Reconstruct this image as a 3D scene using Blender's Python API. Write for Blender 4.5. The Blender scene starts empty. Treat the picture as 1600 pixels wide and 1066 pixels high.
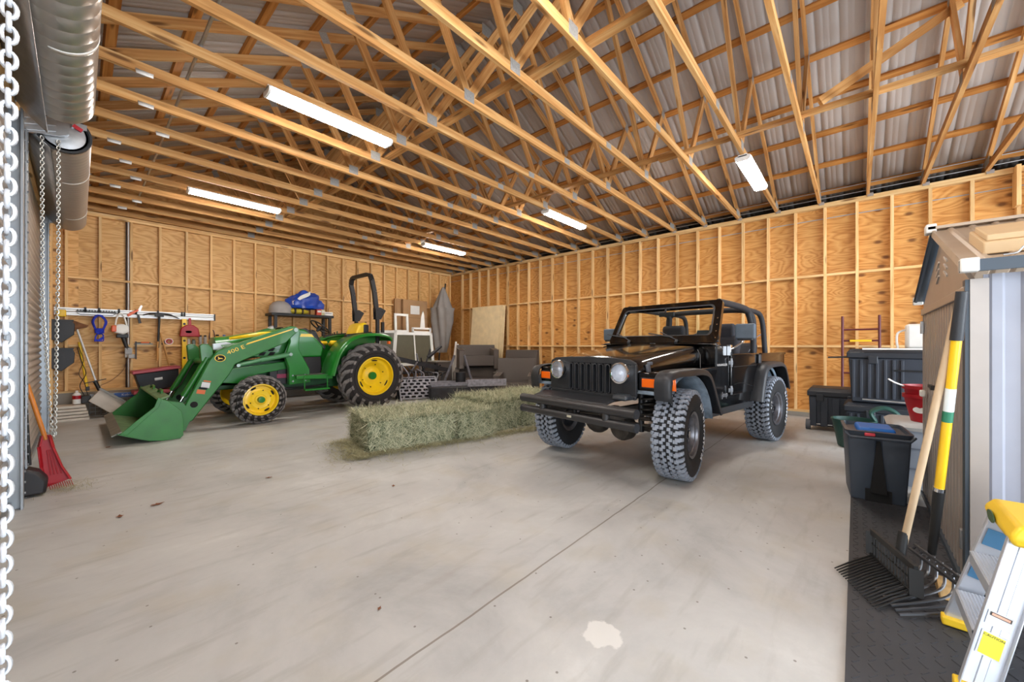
import bpy, bmesh, math, random
from mathutils import Vector, Matrix, Euler
random.seed(7)
PI = math.pi
C = bpy.context.scene.collection
SC = bpy.context.scene

# ------------------------------------------------------------------ camera, sky, daylight, fill lamps, exposure
F_PX, YAW, HORIZON, CAM_H = 603.0, 0.7274, 539.7, 1.246
cam_data = bpy.data.cameras.new('camera')
cam_data.sensor_width = 36.0
cam_data.lens = F_PX / 1600.0 * 36.0
cam_data.shift_y = (HORIZON - 533.0) / 1600.0
cam_data.clip_start = 0.05
cam = bpy.data.objects.new('camera', cam_data)
C.objects.link(cam)
cam.location = (0, 0, CAM_H)
cam.rotation_euler = (PI / 2, 0, YAW - PI / 2)
SC.camera = cam

w = bpy.data.worlds.new('sky'); SC.world = w; w.use_nodes = True
bg = w.node_tree.nodes['Background']
bg.inputs[0].default_value = (0.80, 0.89, 1.0, 1)
bg.inputs[1].default_value = 1.6

def area_light(name, loc, rot, sx, sy, power, col):
    l = bpy.data.lights.new(name, 'AREA'); l.shape = 'RECTANGLE'; l.size = sx; l.size_y = sy
    l.energy = power; l.color = col
    o = bpy.data.objects.new(name, l); C.objects.link(o); o.location = loc; o.rotation_euler = rot
    return o
# daylight coming in through the open front of the barn, behind the camera
area_light('daylight_front', (3.9, -5.9, 2.3), (PI / 2 - 0.05, 0, 0), 8.4, 3.6, 750, (0.80, 0.90, 1.0))
# added side fill lamp at a made-up opening behind the camera
area_light('side_fill', (-1.6, -2.0, 1.7), (PI / 2, 0, -PI / 2), 4.2, 2.8, 130, (0.86, 0.93, 1.0))
# added fill lamp aimed up to brighten the roof, standing in for ground bounce
area_light('roof_fill', (3.9, -6.6, 0.35), (PI / 2 + 0.75, 0, 0), 8.4, 3.6, 900, (0.84, 0.92, 1.0))

SC.view_settings.view_transform = 'Standard'
SC.view_settings.look = 'None'
SC.view_settings.gamma = 1.0
SC.view_settings.use_curve_mapping = False
SC.view_settings.exposure = 0.24

# ------------------------------------------------------------------ materials
def lin(h):
    h = h.lstrip('#'); r = []
    for i in (0, 2, 4):
        c = int(h[i:i + 2], 16) / 255.0
        r.append(c / 12.92 if c <= 0.04045 else ((c + 0.055) / 1.055) ** 2.4)
    return (r[0], r[1], r[2], 1)
MATS = {}
def mat(name, col, rough=0.5, metal=0.0, emit=0, bump=0, bscale=40, var=0, vscale=6, coat=0, spec=None, alpha=None, trans=0):
    if name in MATS: return MATS[name]
    m = bpy.data.materials.new(name); m.use_nodes = True; nt = m.node_tree; N = nt.nodes; L = nt.links
    b = N['Principled BSDF']; c = lin(col) if isinstance(col, str) else col
    b.inputs['Base Color'].default_value = c; b.inputs['Roughness'].default_value = rough
    b.inputs['Metallic'].default_value = metal
    if coat: b.inputs['Coat Weight'].default_value = coat; b.inputs['Coat Roughness'].default_value = 0.06
    if spec is not None: b.inputs['Specular IOR Level'].default_value = spec
    if trans: b.inputs['Transmission Weight'].default_value = trans
    if alpha is not None: b.inputs['Alpha'].default_value = alpha
    if emit: b.inputs['Emission Color'].default_value = c; b.inputs['Emission Strength'].default_value = emit
    tc = N.new('ShaderNodeTexCoord')
    nz = N.new('ShaderNodeTexNoise'); nz.inputs['Scale'].default_value = vscale; nz.inputs['Detail'].default_value = 5
    L.new(tc.outputs['Object'], nz.inputs['Vector'])
    v = var if var else 0.06
    mr = N.new('ShaderNodeMapRange'); mr.inputs[1].default_value = 0.3; mr.inputs[2].default_value = 0.7
    mr.inputs[3].default_value = 1 - v; mr.inputs[4].default_value = 1 + v
    L.new(nz.outputs['Fac'], mr.inputs[0])
    hs = N.new('ShaderNodeHueSaturation'); hs.inputs['Color'].default_value = c
    L.new(mr.outputs[0], hs.inputs['Value'])
    L.new(hs.outputs[0], b.inputs['Base Color'])
    if bump:
        n2 = N.new('ShaderNodeTexNoise'); n2.inputs['Scale'].default_value = bscale; n2.inputs['Detail'].default_value = 4
        L.new(tc.outputs['Object'], n2.inputs['Vector'])
        bp = N.new('ShaderNodeBump'); bp.inputs['Strength'].default_value = bump; bp.inputs['Distance'].default_value = 0.01
        L.new(n2.outputs['Fac'], bp.inputs['Height']); L.new(bp.outputs[0], b.inputs['Normal'])
    MATS[name] = m
    return m

def ramp(N, pts):
    r = N.new('ShaderNodeValToRGB'); e = r.color_ramp.elements
    while len(e) < len(pts): e.new(0.5)
    for i, (p, c) in enumerate(pts):
        e[i].position = p; e[i].color = lin(c) if isinstance(c, str) else c
    return r
def mth(N, L, op, a, b=None, c=None):
    n = N.new('ShaderNodeMath'); n.operation = op
    for i, x in enumerate((a, b, c)):
        if x is None: continue
        if hasattr(x, 'is_output'): L.new(x, n.inputs[i])
        else: n.inputs[i].default_value = x
    return n.outputs[0]
def mixc(N, L, f, a, b, mode='MIX'):
    n = N.new('ShaderNodeMix'); n.data_type = 'RGBA'; n.blend_type = mode
    for i, x in ((0, f), (6, a), (7, b)):
        if hasattr(x, 'is_output'): L.new(x, n.inputs[i])
        else: n.inputs[i].default_value = lin(x) if isinstance(x, str) else x
    return n.outputs[2]

def lumber(name, c0, c1, c2, knots=True):
    """sawn softwood, grain along local X, each board a little different"""
    m = bpy.data.materials.new(name); m.use_nodes = True; N = m.node_tree.nodes; L = m.node_tree.links
    b = N['Principled BSDF']; b.inputs['Roughness'].default_value = 0.62; b.inputs['Specular IOR Level'].default_value = 0.3
    tc = N.new('ShaderNodeTexCoord'); oi = N.new('ShaderNodeObjectInfo')
    mp = N.new('ShaderNodeMapping'); mp.inputs['Scale'].default_value = (0.55, 11, 11)
    L.new(tc.outputs['Object'], mp.inputs['Vector'])
    off = N.new('ShaderNodeVectorMath'); off.operation = 'ADD'
    cb = N.new('ShaderNodeCombineXYZ'); r10 = mth(N, L, 'MULTIPLY', oi.outputs['Random'], 37.0)
    for i in range(3): L.new(r10, cb.inputs[i])
    L.new(mp.outputs[0], off.inputs[0]); L.new(cb.outputs[0], off.inputs[1])
    nz = N.new('ShaderNodeTexNoise'); nz.inputs['Scale'].default_value = 2.2; nz.inputs['Detail'].default_value = 6; nz.inputs['Distortion'].default_value = 0.6
    L.new(off.outputs[0], nz.inputs['Vector'])
    rp = ramp(N, [(0.3, c0), (0.5, c1), (0.68, c2)]); L.new(nz.outputs['Fac'], rp.inputs[0])
    col = rp.outputs[0]
    if knots:
        mk = N.new('ShaderNodeMapping'); mk.inputs['Scale'].default_value = (1.6, 9, 9)
        L.new(tc.outputs['Object'], mk.inputs['Vector'])
        o2 = N.new('ShaderNodeVectorMath'); o2.operation = 'ADD'; L.new(mk.outputs[0], o2.inputs[0]); L.new(cb.outputs[0], o2.inputs[1])
        vo = N.new('ShaderNodeTexVoronoi'); vo.inputs['Scale'].default_value = 1.0; L.new(o2.outputs[0], vo.inputs['Vector'])
        kf = N.new('ShaderNodeMapRange'); kf.inputs[1].default_value = 0.10; kf.inputs[2].default_value = 0.20; kf.inputs[3].default_value = 0.8; kf.inputs[4].default_value = 0
        L.new(vo.outputs['Distance'], kf.inputs[0])
        col = mixc(N, L, kf.outputs[0], col, '#5a3414')
    hs = N.new('ShaderNodeHueSaturation'); L.new(col, hs.inputs['Color'])
    vv = mth(N, L, 'MULTIPLY_ADD', oi.outputs['Random'], 0.34, 0.82); L.new(vv, hs.inputs['Value'])
    L.new(hs.outputs[0], b.inputs['Base Color'])
    MATS[name] = m; return m
M_STUD = lumber('stud_lumber', '#cb9a60', '#ddb47a', '#e9c794')
M_TRUSS = lumber('truss_lumber', '#aa7440', '#c59156', '#d6ab73')
M_PURLIN = lumber('purlin_lumber', '#9c6129', '#b57a3c', '#c68e4e')

def plywood(name, axis, cols, knot=0.5, low=None):
    """plywood sheets; axis 0: sheet runs along X, axis 1: along Y (world)"""
    m = bpy.data.materials.new(name); m.use_nodes = True; N = m.node_tree.nodes; L = m.node_tree.links
    b = N['Principled BSDF']; b.inputs['Roughness'].default_value = 0.55; b.inputs['Specular IOR Level'].default_value = 0.35
    tc = N.new('ShaderNodeTexCoord'); sp = N.new('ShaderNodeSeparateXYZ'); L.new(tc.outputs['Object'], sp.inputs[0])
    u = sp.outputs[axis]; z = sp.outputs[2]
    cu = mth(N, L, 'FLOOR', mth(N, L, 'DIVIDE', u, 2.4384)); cz = mth(N, L, 'FLOOR', mth(N, L, 'DIVIDE', z, 1.2192))
    cb = N.new('ShaderNodeCombineXYZ'); L.new(cu, cb.inputs[0]); L.new(cz, cb.inputs[1])
    wn = N.new('ShaderNodeTexWhiteNoise'); wn.noise_dimensions = '3D'; L.new(cb.outputs[0], wn.inputs['Vector'])
    sh = mth(N, L, 'MULTIPLY', wn.outputs['Value'], 31.0)
    c2 = N.new('ShaderNodeCombineXYZ')
    L.new(mth(N, L, 'MULTIPLY_ADD', u, 0.75, sh), c2.inputs[0]); L.new(mth(N, L, 'MULTIPLY_ADD', z, 2.6, sh), c2.inputs[1])
    nz = N.new('ShaderNodeTexNoise'); nz.inputs['Scale'].default_value = 1.1; nz.inputs['Detail'].default_value = 2; nz.inputs['Distortion'].default_value = 0.5
    L.new(c2.outputs[0], nz.inputs['Vector'])
    # contour lines of a smooth field = rotary cut grain
    fr = mth(N, L, 'FRACT', mth(N, L, 'MULTIPLY', nz.outputs['Fac'], 17.0))
    tri = mth(N, L, 'ABSOLUTE', mth(N, L, 'SUBTRACT', fr, 0.5))
    n3 = N.new('ShaderNodeTexNoise'); n3.inputs['Scale'].default_value = 9; n3.inputs['Detail'].default_value = 5
    c3 = N.new('ShaderNodeCombineXYZ'); L.new(mth(N, L, 'MULTIPLY', u, 0.5), c3.inputs[0]); L.new(mth(N, L, 'MULTIPLY_ADD', z, 5.0, sh), c3.inputs[1])
    L.new(c3.outputs[0], n3.inputs['Vector'])
    f = mth(N, L, 'ADD', mth(N, L, 'MULTIPLY', tri, 0.9), mth(N, L, 'MULTIPLY', n3.outputs['Fac'], 0.7))
    rp = ramp(N, [(0.25, cols[0]), (0.5, cols[1]), (0.85, cols[2])]); L.new(f, rp.inputs[0])
    col = rp.outputs[0]
    # knots
    ck = N.new('ShaderNodeCombineXYZ'); L.new(mth(N, L, 'MULTIPLY_ADD', u, 3.2, sh), ck.inputs[0]); L.new(mth(N, L, 'MULTIPLY_ADD', z, 5.6, sh), ck.inputs[1])
    vo = N.new('ShaderNodeTexVoronoi'); vo.inputs['Scale'].default_value = 1.0; vo.voronoi_dimensions = '2D'; L.new(ck.outputs[0], vo.inputs['Vector'])
    kf = N.new('ShaderNodeMapRange'); kf.inputs[1].default_value = 0.08; kf.inputs[2].default_value = 0.22; kf.inputs[3].default_value = 1; kf.inputs[4].default_value = 0
    L.new(vo.outputs['Distance'], kf.inputs[0])
    # knotty sheets only: the lowest course and now and then another one
    lowf = mth(N, L, 'LESS_THAN', z, 1.25)
    rnd = mth(N, L, 'GREATER_THAN', wn.outputs['Value'], 0.8)
    sp2 = N.new('ShaderNodeSeparateColor'); L.new(vo.outputs['Color'], sp2.inputs[0])
    some = mth(N, L, 'GREATER_THAN', sp2.outputs[0], 0.6)
    ks = mth(N, L, 'MULTIPLY', mth(N, L, 'MULTIPLY', mth(N, L, 'MAXIMUM', lowf, rnd), some), mth(N, L, 'MULTIPLY', kf.outputs[0], knot))
    col = mixc(N, L, ks, col, '#5e3413')
    hs = N.new('ShaderNodeHueSaturation'); L.new(col, hs.inputs['Color'])
    L.new(mth(N, L, 'MULTIPLY_ADD', wn.outputs['Value'], 0.22, 0.9), hs.inputs['Value'])
    L.new(hs.outputs[0], b.inputs['Base Color'])
    MATS[name] = m; return m
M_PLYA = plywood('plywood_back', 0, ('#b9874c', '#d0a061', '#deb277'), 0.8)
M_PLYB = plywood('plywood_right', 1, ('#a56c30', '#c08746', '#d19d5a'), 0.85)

def concrete():
    m = bpy.data.materials.new('concrete_slab'); m.use_nodes = True; N = m.node_tree.nodes; L = m.node_tree.links
    b = N['Principled BSDF']; b.inputs['Specular IOR Level'].default_value = 0.45
    tc = N.new('ShaderNodeTexCoord'); sp = N.new('ShaderNodeSeparateXYZ'); L.new(tc.outputs['Object'], sp.inputs[0])
    n1 = N.new('ShaderNodeTexNoise'); n1.inputs['Scale'].default_value = 0.9; n1.inputs['Detail'].default_value = 9; n1.inputs['Roughness'].default_value = 0.66; n1.inputs['Distortion'].default_value = 0.4
    L.new(tc.outputs['Object'], n1.inputs['Vector'])
    rp = ramp(N, [(0.32, '#9a9a98'), (0.45, '#adacaa'), (0.57, '#b7b6b3'), (0.70, '#c8c7c4')]); L.new(n1.outputs['Fac'], rp.inputs[0])
    n2 = N.new('ShaderNodeTexNoise'); n2.inputs['Scale'].default_value = 2.3; n2.inputs['Detail'].default_value = 4
    L.new(tc.outputs['Object'], n2.inputs['Vector'])
    warm = N.new('ShaderNodeMapRange'); warm.inputs[1].default_value = 0.52; warm.inputs[2].default_value = 0.75; warm.inputs[3].default_value = 0; warm.inputs[4].default_value = 0.55
    L.new(n2.outputs['Fac'], warm.inputs[0])
    col = mixc(N, L, warm.outputs[0], rp.outputs[0], '#a79f8d')
    # trowel smears
    mp = N.new('ShaderNodeMapping'); mp.inputs['Rotation'].default_value = (0, 0, 0.5); mp.inputs['Scale'].default_value = (1.2, 7, 1)
    L.new(tc.outputs['Object'], mp.inputs['Vector'])
    n3 = N.new('ShaderNodeTexNoise'); n3.inputs['Scale'].default_value = 1.6; n3.inputs['Detail'].default_value = 6; L.new(mp.outputs[0], n3.inputs['Vector'])
    sm = N.new('ShaderNodeMapRange'); sm.inputs[1].default_value = 0.55; sm.inputs[2].default_value = 0.72; sm.inputs[3].default_value = 0; sm.inputs[4].default_value = 0.4
    L.new(n3.outputs['Fac'], sm.inputs[0]); col = mixc(N, L, sm.outputs[0], col, '#8f8b84')
    # specks of litter
    vo = N.new('ShaderNodeTexVoronoi'); vo.voronoi_dimensions = '2D'; vo.inputs['Scale'].default_value = 9; L.new(tc.outputs['Object'], vo.inputs['Vector'])
    s2 = N.new('ShaderNodeSeparateColor'); L.new(vo.outputs['Color'], s2.inputs[0])
    sk = mth(N, L, 'MULTIPLY', mth(N, L, 'LESS_THAN', vo.outputs['Distance'], 0.05), mth(N, L, 'GREATER_THAN', s2.outputs[0], 0.9))
    col = mixc(N, L, mth(N, L, 'MULTIPLY', sk, 0.7), col, '#5b5145')
    # saw-cut control joints
    nw = N.new('ShaderNodeTexNoise'); nw.inputs['Scale'].default_value = 3; L.new(tc.outputs['Object'], nw.inputs['Vector'])
    wob = mth(N, L, 'MULTIPLY', mth(N, L, 'SUBTRACT', nw.outputs['Fac'], 0.5), 0.02)
    def joint(ax, pos, wd):
        d = mth(N, L, 'ABSOLUTE', mth(N, L, 'SUBTRACT', mth(N, L, 'ADD', sp.outputs[ax], wob), pos))
        return mth(N, L, 'LESS_THAN', d, wd)
    for ax, pos in ((1, 1.325),):
        col = mixc(N, L, mth(N, L, 'MULTIPLY', joint(ax, pos, 0.0055), 0.75), col, '#6b5f52')
    # pale patch of spilled plaster
    cx, cy_ = 1.62, 0.86
    dx = mth(N, L, 'DIVIDE', mth(N, L, 'SUBTRACT', sp.outputs[0], PATCH[0]), 0.085); dy = mth(N, L, 'DIVIDE', mth(N, L, 'SUBTRACT', sp.outputs[1], PATCH[1]), 0.085)
    rr = mth(N, L, 'SQRT', mth(N, L, 'ADD', mth(N, L, 'MULTIPLY', dx, dx), mth(N, L, 'MULTIPLY', dy, dy)))
    n4 = N.new('ShaderNodeTexNoise'); n4.inputs['Scale'].default_value = 14; n4.inputs['Detail'].default_value = 4; L.new(tc.outputs['Object'], n4.inputs['Vector'])
    r2 = mth(N, L, 'ADD', rr, mth(N, L, 'MULTIPLY', mth(N, L, 'SUBTRACT', n4.outputs['Fac'], 0.5), 1.6))
    pt = N.new('ShaderNodeMapRange'); pt.inputs[1].default_value = 0.85; pt.inputs[2].default_value = 1.0; pt.inputs[3].default_value = 0.8; pt.inputs[4].default_value = 0
    L.new(r2, pt.inputs[0]); col = mixc(N, L, pt.outputs[0], col, '#d3d1cc')
    L.new(col, b.inputs['Base Color'])
    rr_ = N.new('ShaderNodeMapRange'); rr_.inputs[3].default_value = 0.38; rr_.inputs[4].default_value = 0.6; L.new(n1.outputs['Fac'], rr_.inputs[0])
    L.new(rr_.outputs[0], b.inputs['Roughness'])
    bp = N.new('ShaderNodeBump'); bp.inputs['Strength'].default_value = 0.12; bp.inputs['Distance'].default_value = 0.01
    L.new(n1.outputs['Fac'], bp.inputs['Height']); L.new(bp.outputs[0], b.inputs['Normal'])
    MATS['concrete'] = m; return m
PATCH = (1.50, 0.82)

# ------------------------------------------------------------------ mesh builder
def frame(a, b, up=(0, 0, 1)):
    """matrix with local X from a to b, local Z as near to up as it can be, origin at a"""
    a = Vector(a); b = Vector(b); x = (b - a).normalized(); u = Vector(up)
    if abs(x.dot(u.normalized())) > 0.999: u = Vector((0, 1, 0)) if abs(x.y) < 0.9 else Vector((1, 0, 0))
    y = u.cross(x).normalized(); z = x.cross(y)
    M = Matrix((x, y, z)).transposed().to_4x4(); M.translation = a
    return M
def TR(x=0, y=0, z=0, rx=0, ry=0, rz=0, s=1):
    return Matrix.Translation((x, y, z)) @ Euler((rx, ry, rz)).to_matrix().to_4x4() @ Matrix.Scale(s, 4)
def smooth_path(pts, n=6, closed=False):
    P = [Vector(p) for p in pts]; out = []; m = len(P)
    rng = m if closed else m - 1
    for i in range(rng):
        p0 = P[(i - 1) % m] if closed or i > 0 else P[0] * 2 - P[1]
        p1 = P[i]; p2 = P[(i + 1) % m]
        p3 = P[(i + 2) % m] if closed or i + 2 < m else P[-1] * 2 - P[-2]
        for k in range(n):
            t = k / n
            out.append(0.5 * ((2 * p1) + (p2 - p0) * t + (2 * p0 - 5 * p1 + 4 * p2 - p3) * t * t + (3 * p1 - p0 - 3 * p2 + p3) * t ** 3))
    if not closed: out.append(P[-1])
    return out
class MB:
    def __init__(s, M=None): s.v = []; s.f = []; s.mi = []; s.M = M or Matrix(); s.k = 0
    def add(s, vs, fs, M=None):
        M = s.M @ M if M is not None else s.M; n = len(s.v)
        s.v += [tuple(M @ Vector(p)) for p in vs]
        s.f += [tuple(n + i for i in f) for f in fs]; s.mi += [s.k] * len(fs); return s
    def box(s, c, d, M=None, r=None):
        x, y, z = [q / 2 for q in d]
        vs = [Vector((i * x, j * y, k * z)) for k in (-1, 1) for j in (-1, 1) for i in (-1, 1)]
        if r: R = Euler(r).to_matrix(); vs = [R @ v for v in vs]
        vs = [v + Vector(c) for v in vs]
        return s.add(vs, [(0, 2, 3, 1), (4, 5, 7, 6), (0, 1, 5, 4), (2, 6, 7, 3), (0, 4, 6, 2), (1, 3, 7, 5)], M)
    def beam(s, a, b, wd, h, up=(0, 0, 1)):
        L_ = (Vector(b) - Vector(a)).length
        return s.box((L_ / 2, 0, 0), (L_, wd, h), frame(a, b, up))
    def cyl(s, a, b, r, r2=None, n=16, caps=True, M=None):
        r2 = r if r2 is None else r2; F = frame(a, b); L_ = (Vector(b) - Vector(a)).length
        vs = []; fs = []
        for x, q in ((0, r), (L_, r2)):
            vs += [F @ Vector((x, q * math.cos(2 * PI * i / n), q * math.sin(2 * PI * i / n))) for i in range(n)]
        fs = [(i, (i + 1) % n, n + (i + 1) % n, n + i) for i in range(n)]
        if caps: fs += [tuple(range(n))[::-1], tuple(range(n, 2 * n))]
        return s.add(vs, fs, M)
    def tube(s, pts, r, n=8, closed=False, M=None, flat=1.0):
        P = [Vector(p) for p in pts]; m = len(P); vs = []; T = []
        for i in range(m):
            if closed: t = P[(i + 1) % m] - P[i - 1]
            else: t = P[min(i + 1, m - 1)] - P[max(i - 1, 0)]
            T.append(t.normalized())
        nrm = T[0].orthogonal().normalized()
        for i in range(m):
            nrm = (nrm - T[i] * nrm.dot(T[i]))
            nrm = nrm.normalized() if nrm.length > 1e-6 else T[i].orthogonal().normalized()
            bn = T[i].cross(nrm); rr = r[i] if isinstance(r, (list, tuple)) else r
            vs += [P[i] + nrm * rr * math.cos(2 * PI * k / n) + bn * rr * flat * math.sin(2 * PI * k / n) for k in range(n)]
        fs = []
        for i in range(m if closed else m - 1):
            j = (i + 1) % m
            fs += [(i * n + k, i * n + (k + 1) % n, j * n + (k + 1) % n, j * n + k) for k in range(n)]
        if not closed: fs += [tuple(range(n))[::-1], tuple(range((m - 1) * n, m * n))]
        return s.add(vs, fs, M)
    def lathe(s, prof, n=32, M=None, closed=False, caps=True):
        """profile of (r, z) turned about local Z"""
        vs = []; fs = []; m = len(prof)
        for (r, z) in prof:
            vs += [(r * math.cos(2 * PI * k / n), r * math.sin(2 * PI * k / n), z) for k in range(n)]
        for i in range(m if closed else m - 1):
            j = (i + 1) % m
            fs += [(i * n + k, i * n + (k + 1) % n, j * n + (k + 1) % n, j * n + k) for k in range(n)]
        if not closed and caps:
            if prof[0][0] > 1e-5: fs.append(tuple(range(n))[::-1])
            if prof[-1][0] > 1e-5: fs.append(tuple(range((m - 1) * n, m * n)))
        return s.add(vs, fs, M)
    def prism(s, pts, a, b, axis=1, M=None):
        """outline extruded; axis 1: pts are (x,z) extruded along y from a to b; 0: (y,z) along x; 2: (x,y) along z"""
        def P(p, t):
            return (p[0], t, p[1]) if axis == 1 else ((t, p[0], p[1]) if axis == 0 else (p[0], p[1], t))
        n = len(pts); vs = [P(p, a) for p in pts] + [P(p, b) for p in pts]
        fs = [tuple(range(n)), tuple(range(n, 2 * n))[::-1]] + [(i, n + i, n + (i + 1) % n, (i + 1) % n) for i in range(n)]
        return s.add(vs, fs, M)
    def loft(s, rings, caps=True, closed=True, M=None):
        n = len(rings[0]); vs = [p for r in rings for p in r]; fs = []
        for i in range(len(rings) - 1):
            for k in range(n if closed else n - 1):
                fs.append((i * n + k, i * n + (k + 1) % n, (i + 1) * n + (k + 1) % n, (i + 1) * n + k))
        if caps: fs += [tuple(range(n))[::-1], tuple(range((len(rings) - 1) * n, len(rings) * n))]
        return s.add(vs, fs, M)
    def grid(s, fn, nu, nv, M=None):
        vs = [fn(i / nu, j / nv) for j in range(nv + 1) for i in range(nu + 1)]
        fs = [(j * (nu + 1) + i, j * (nu + 1) + i + 1, (j + 1) * (nu + 1) + i + 1, (j + 1) * (nu + 1) + i) for j in range(nv) for i in range(nu)]
        return s.add(vs, fs, M)
    def ball(s, c, r, n=12, M=None):
        r = (r, r, r) if not isinstance(r, (tuple, list)) else r; vs = []; fs = []; h = n // 2
        for j in range(h + 1):
            t = PI * j / h
            for i in range(n): vs.append((c[0] + r[0] * math.sin(t) * math.cos(2 * PI * i / n), c[1] + r[1] * math.sin(t) * math.sin(2 * PI * i / n), c[2] + r[2] * math.cos(t)))
        for j in range(h):
            for i in range(n): fs.append((j * n + i, (j + 1) * n + i, (j + 1) * n + (i + 1) % n, j * n + (i + 1) % n))
        return s.add(vs, fs, M)
    def build(s, name, mats, parent=None, smooth=38, bevel=0, seg=2, loc=None, rz=0, solid=0, weld=True):
        me = bpy.data.meshes.new(name); me.from_pydata(s.v, [], s.f)
        mats = mats if isinstance(mats, (list, tuple)) else [mats]
        for m in mats: me.materials.append(m)
        me.polygons.foreach_set('material_index', s.mi)
        bm = bmesh.new(); bm.from_mesh(me)
        if weld: bmesh.ops.remove_doubles(bm, verts=bm.verts, dist=1e-5)
        bmesh.ops.recalc_face_normals(bm, faces=bm.faces)
        bm.to_mesh(me); bm.free()
        if smooth:
            me.shade_smooth(); me.set_sharp_from_angle(angle=math.radians(smooth))
        o = bpy.data.objects.new(name, me); C.objects.link(o)
        if parent: o.parent = parent
        if loc: o.location = loc
        if rz: o.rotation_euler = (0, 0, rz)
        if solid:
            q = o.modifiers.new('solid', 'SOLIDIFY'); q.thickness = solid; q.offset = 0
        if bevel:
            q = o.modifiers.new('bevel', 'BEVEL'); q.width = bevel; q.segments = seg; q.limit_method = 'ANGLE'; q.angle_limit = math.radians(35)
        return o

def tag(o, label, cat, group=None, kind=None):
    o['label'] = label; o['category'] = cat
    if group: o['group'] = group
    if kind: o['kind'] = kind
    return o
def thing(name, label, cat, loc=(0, 0, 0), rz=0, group=None):
    o = bpy.data.objects.new(name, None); o.empty_display_size = 0.1; C.objects.link(o)
    o.location = loc; o.rotation_euler = (0, 0, rz); tag(o, label, cat, group); return o
def st(o): o['kind'] = 'structure'; return o
def dup(o, loc=None, rz=None, label=None, parent=None):
    c = o.copy(); C.objects.link(c)
    if parent: c.parent = parent
    if loc is not None: c.location = loc
    if rz is not None: c.rotation_euler = (0, 0, rz)
    if label: c['label'] = label
    for ch in [q for q in o.children]: dup(ch, parent=c)
    return c
_beam_cache = {}
def board(name, a, b, wd, h, m, parent=None, up=(0, 0, 1)):
    """one board as its own object, grain along its length; shared mesh for equal sizes"""
    L_ = round((Vector(b) - Vector(a)).length, 3); key = (L_, round(wd, 4), round(h, 4), m.name)
    if key not in _beam_cache:
        o = MB().box((L_ / 2, 0, 0), (L_, wd, h)).build(name, m, parent, smooth=0, weld=False)
        _beam_cache[key] = o.data
    else:
        o = bpy.data.objects.new(name, _beam_cache[key]); C.objects.link(o)
        if parent: o.parent = parent
    o.matrix_local = frame(a, b, up)
    return o
def text(name, body, M, size, depth, m, parent=None, label=None, sx=1.0, align='CENTER', shear=0):
    cu = bpy.data.curves.new(name, 'FONT'); cu.body = body; cu.size = size; cu.extrude = depth; cu.align_x = align; cu.align_y = 'CENTER'; cu.shear = shear
    cu.resolution_u = 2
    o = bpy.data.objects.new('tmp_text', cu); C.objects.link(o)
    dg = bpy.context.evaluated_depsgraph_get(); me = bpy.data.meshes.new_from_object(o.evaluated_get(dg))
    bpy.data.objects.remove(o); me.name = name
    me.transform(M @ Matrix.Diagonal((sx, 1, 1, 1))); me.materials.clear(); me.materials.append(m)
    q = bpy.data.objects.new(name, me); C.objects.link(q)
    if parent: q.parent = parent
    return q
ORD = ['first', 'second', 'third', 'fourth', 'fifth', 'sixth', 'seventh', 'eighth', 'ninth', 'tenth', 'eleventh', 'twelfth', 'thirteenth', 'fourteenth', 'fifteenth', 'sixteenth', 'seventeenth', 'eighteenth', 'nineteenth', 'twentieth', 'twenty-first', 'twenty-second', 'twenty-third', 'twenty-fourth']
# ------------------------------------------------------------------ the building
XL, XB, YA, YF, ZT = -0.33, 8.42, 10.29, -4.6, 3.66
M_CONC = concrete()
M_METAL = mat('roof_steel', '#b4aca6', 0.5, 0.1, var=0.06, vscale=0.8)
M_GALV = mat('galvanised', '#b4b6b8', 0.35, 0.85, var=0.12, vscale=14)
M_STEM = mat('stem_wall', '#8d867c', 0.85, bump=0.3)

fl = MB(); fl.add([(XL - .2, YF - 6, 0), (XB + .3, YF - 6, 0), (XB + .3, YA + .3, 0), (XL - .2, YA + .3, 0), (XL - .2, YF - 6, -.2), (XB + .3, YF - 6, -.2), (XB + .3, YA + .3, -.2), (XL - .2, YA + .3, -.2)],
   [(0, 1, 2, 3), (7, 6, 5, 4), (0, 4, 5, 1), (1, 5, 6, 2), (2, 6, 7, 3), (3, 7, 4, 0)])
st(fl.build('floor', M_CONC, smooth=0))

# back wall: plywood sheets outside, studs 16" apart, two rows of blocking, concrete curb
D = 0.09
wa = MB(); wa.box(((XL + XB) / 2, YA + D + .01, (ZT + .40) / 2 + .0), (XB - XL + .6, .02, ZT - .40), None)
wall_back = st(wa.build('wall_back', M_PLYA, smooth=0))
sm = MB().box(((XL + XB) / 2, YA + D / 2 + .04, .2), (XB - XL + .6, D + .12, .42)); sm.build('concrete_curb', M_STEM, wall_back, smooth=0)
def bx_(name, x0, x1, y0, y1, z0, z1, m, par): return MB().box(((x0 + x1) / 2, (y0 + y1) / 2, (z0 + z1) / 2), (x1 - x0, y1 - y0, z1 - z0)).build(name, m, par, smooth=0)
xs = [-0.142 + .4064 * i for i in range(-0, 21)] + [XB - .02]
for x in xs:
    board('stud', (x, YA + D / 2, .45), (x, YA + D / 2, ZT - .076), D, .038, M_STUD, wall_back, up=(1, 0, 0))
for z in (1.24, 2.45):
    for i in range(len(xs) - 1):
        board('blocking', (xs[i] + .02, YA + D / 2, z), (xs[i + 1] - .02, YA + D / 2, z), D, .038, M_STUD, wall_back)
for k, z in enumerate((ZT - .057, ZT - .019, .43)):
    board('plate', (XL, YA + D / 2, z), (XB, YA + D / 2, z), D + .002, .038, M_STUD, wall_back)
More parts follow.
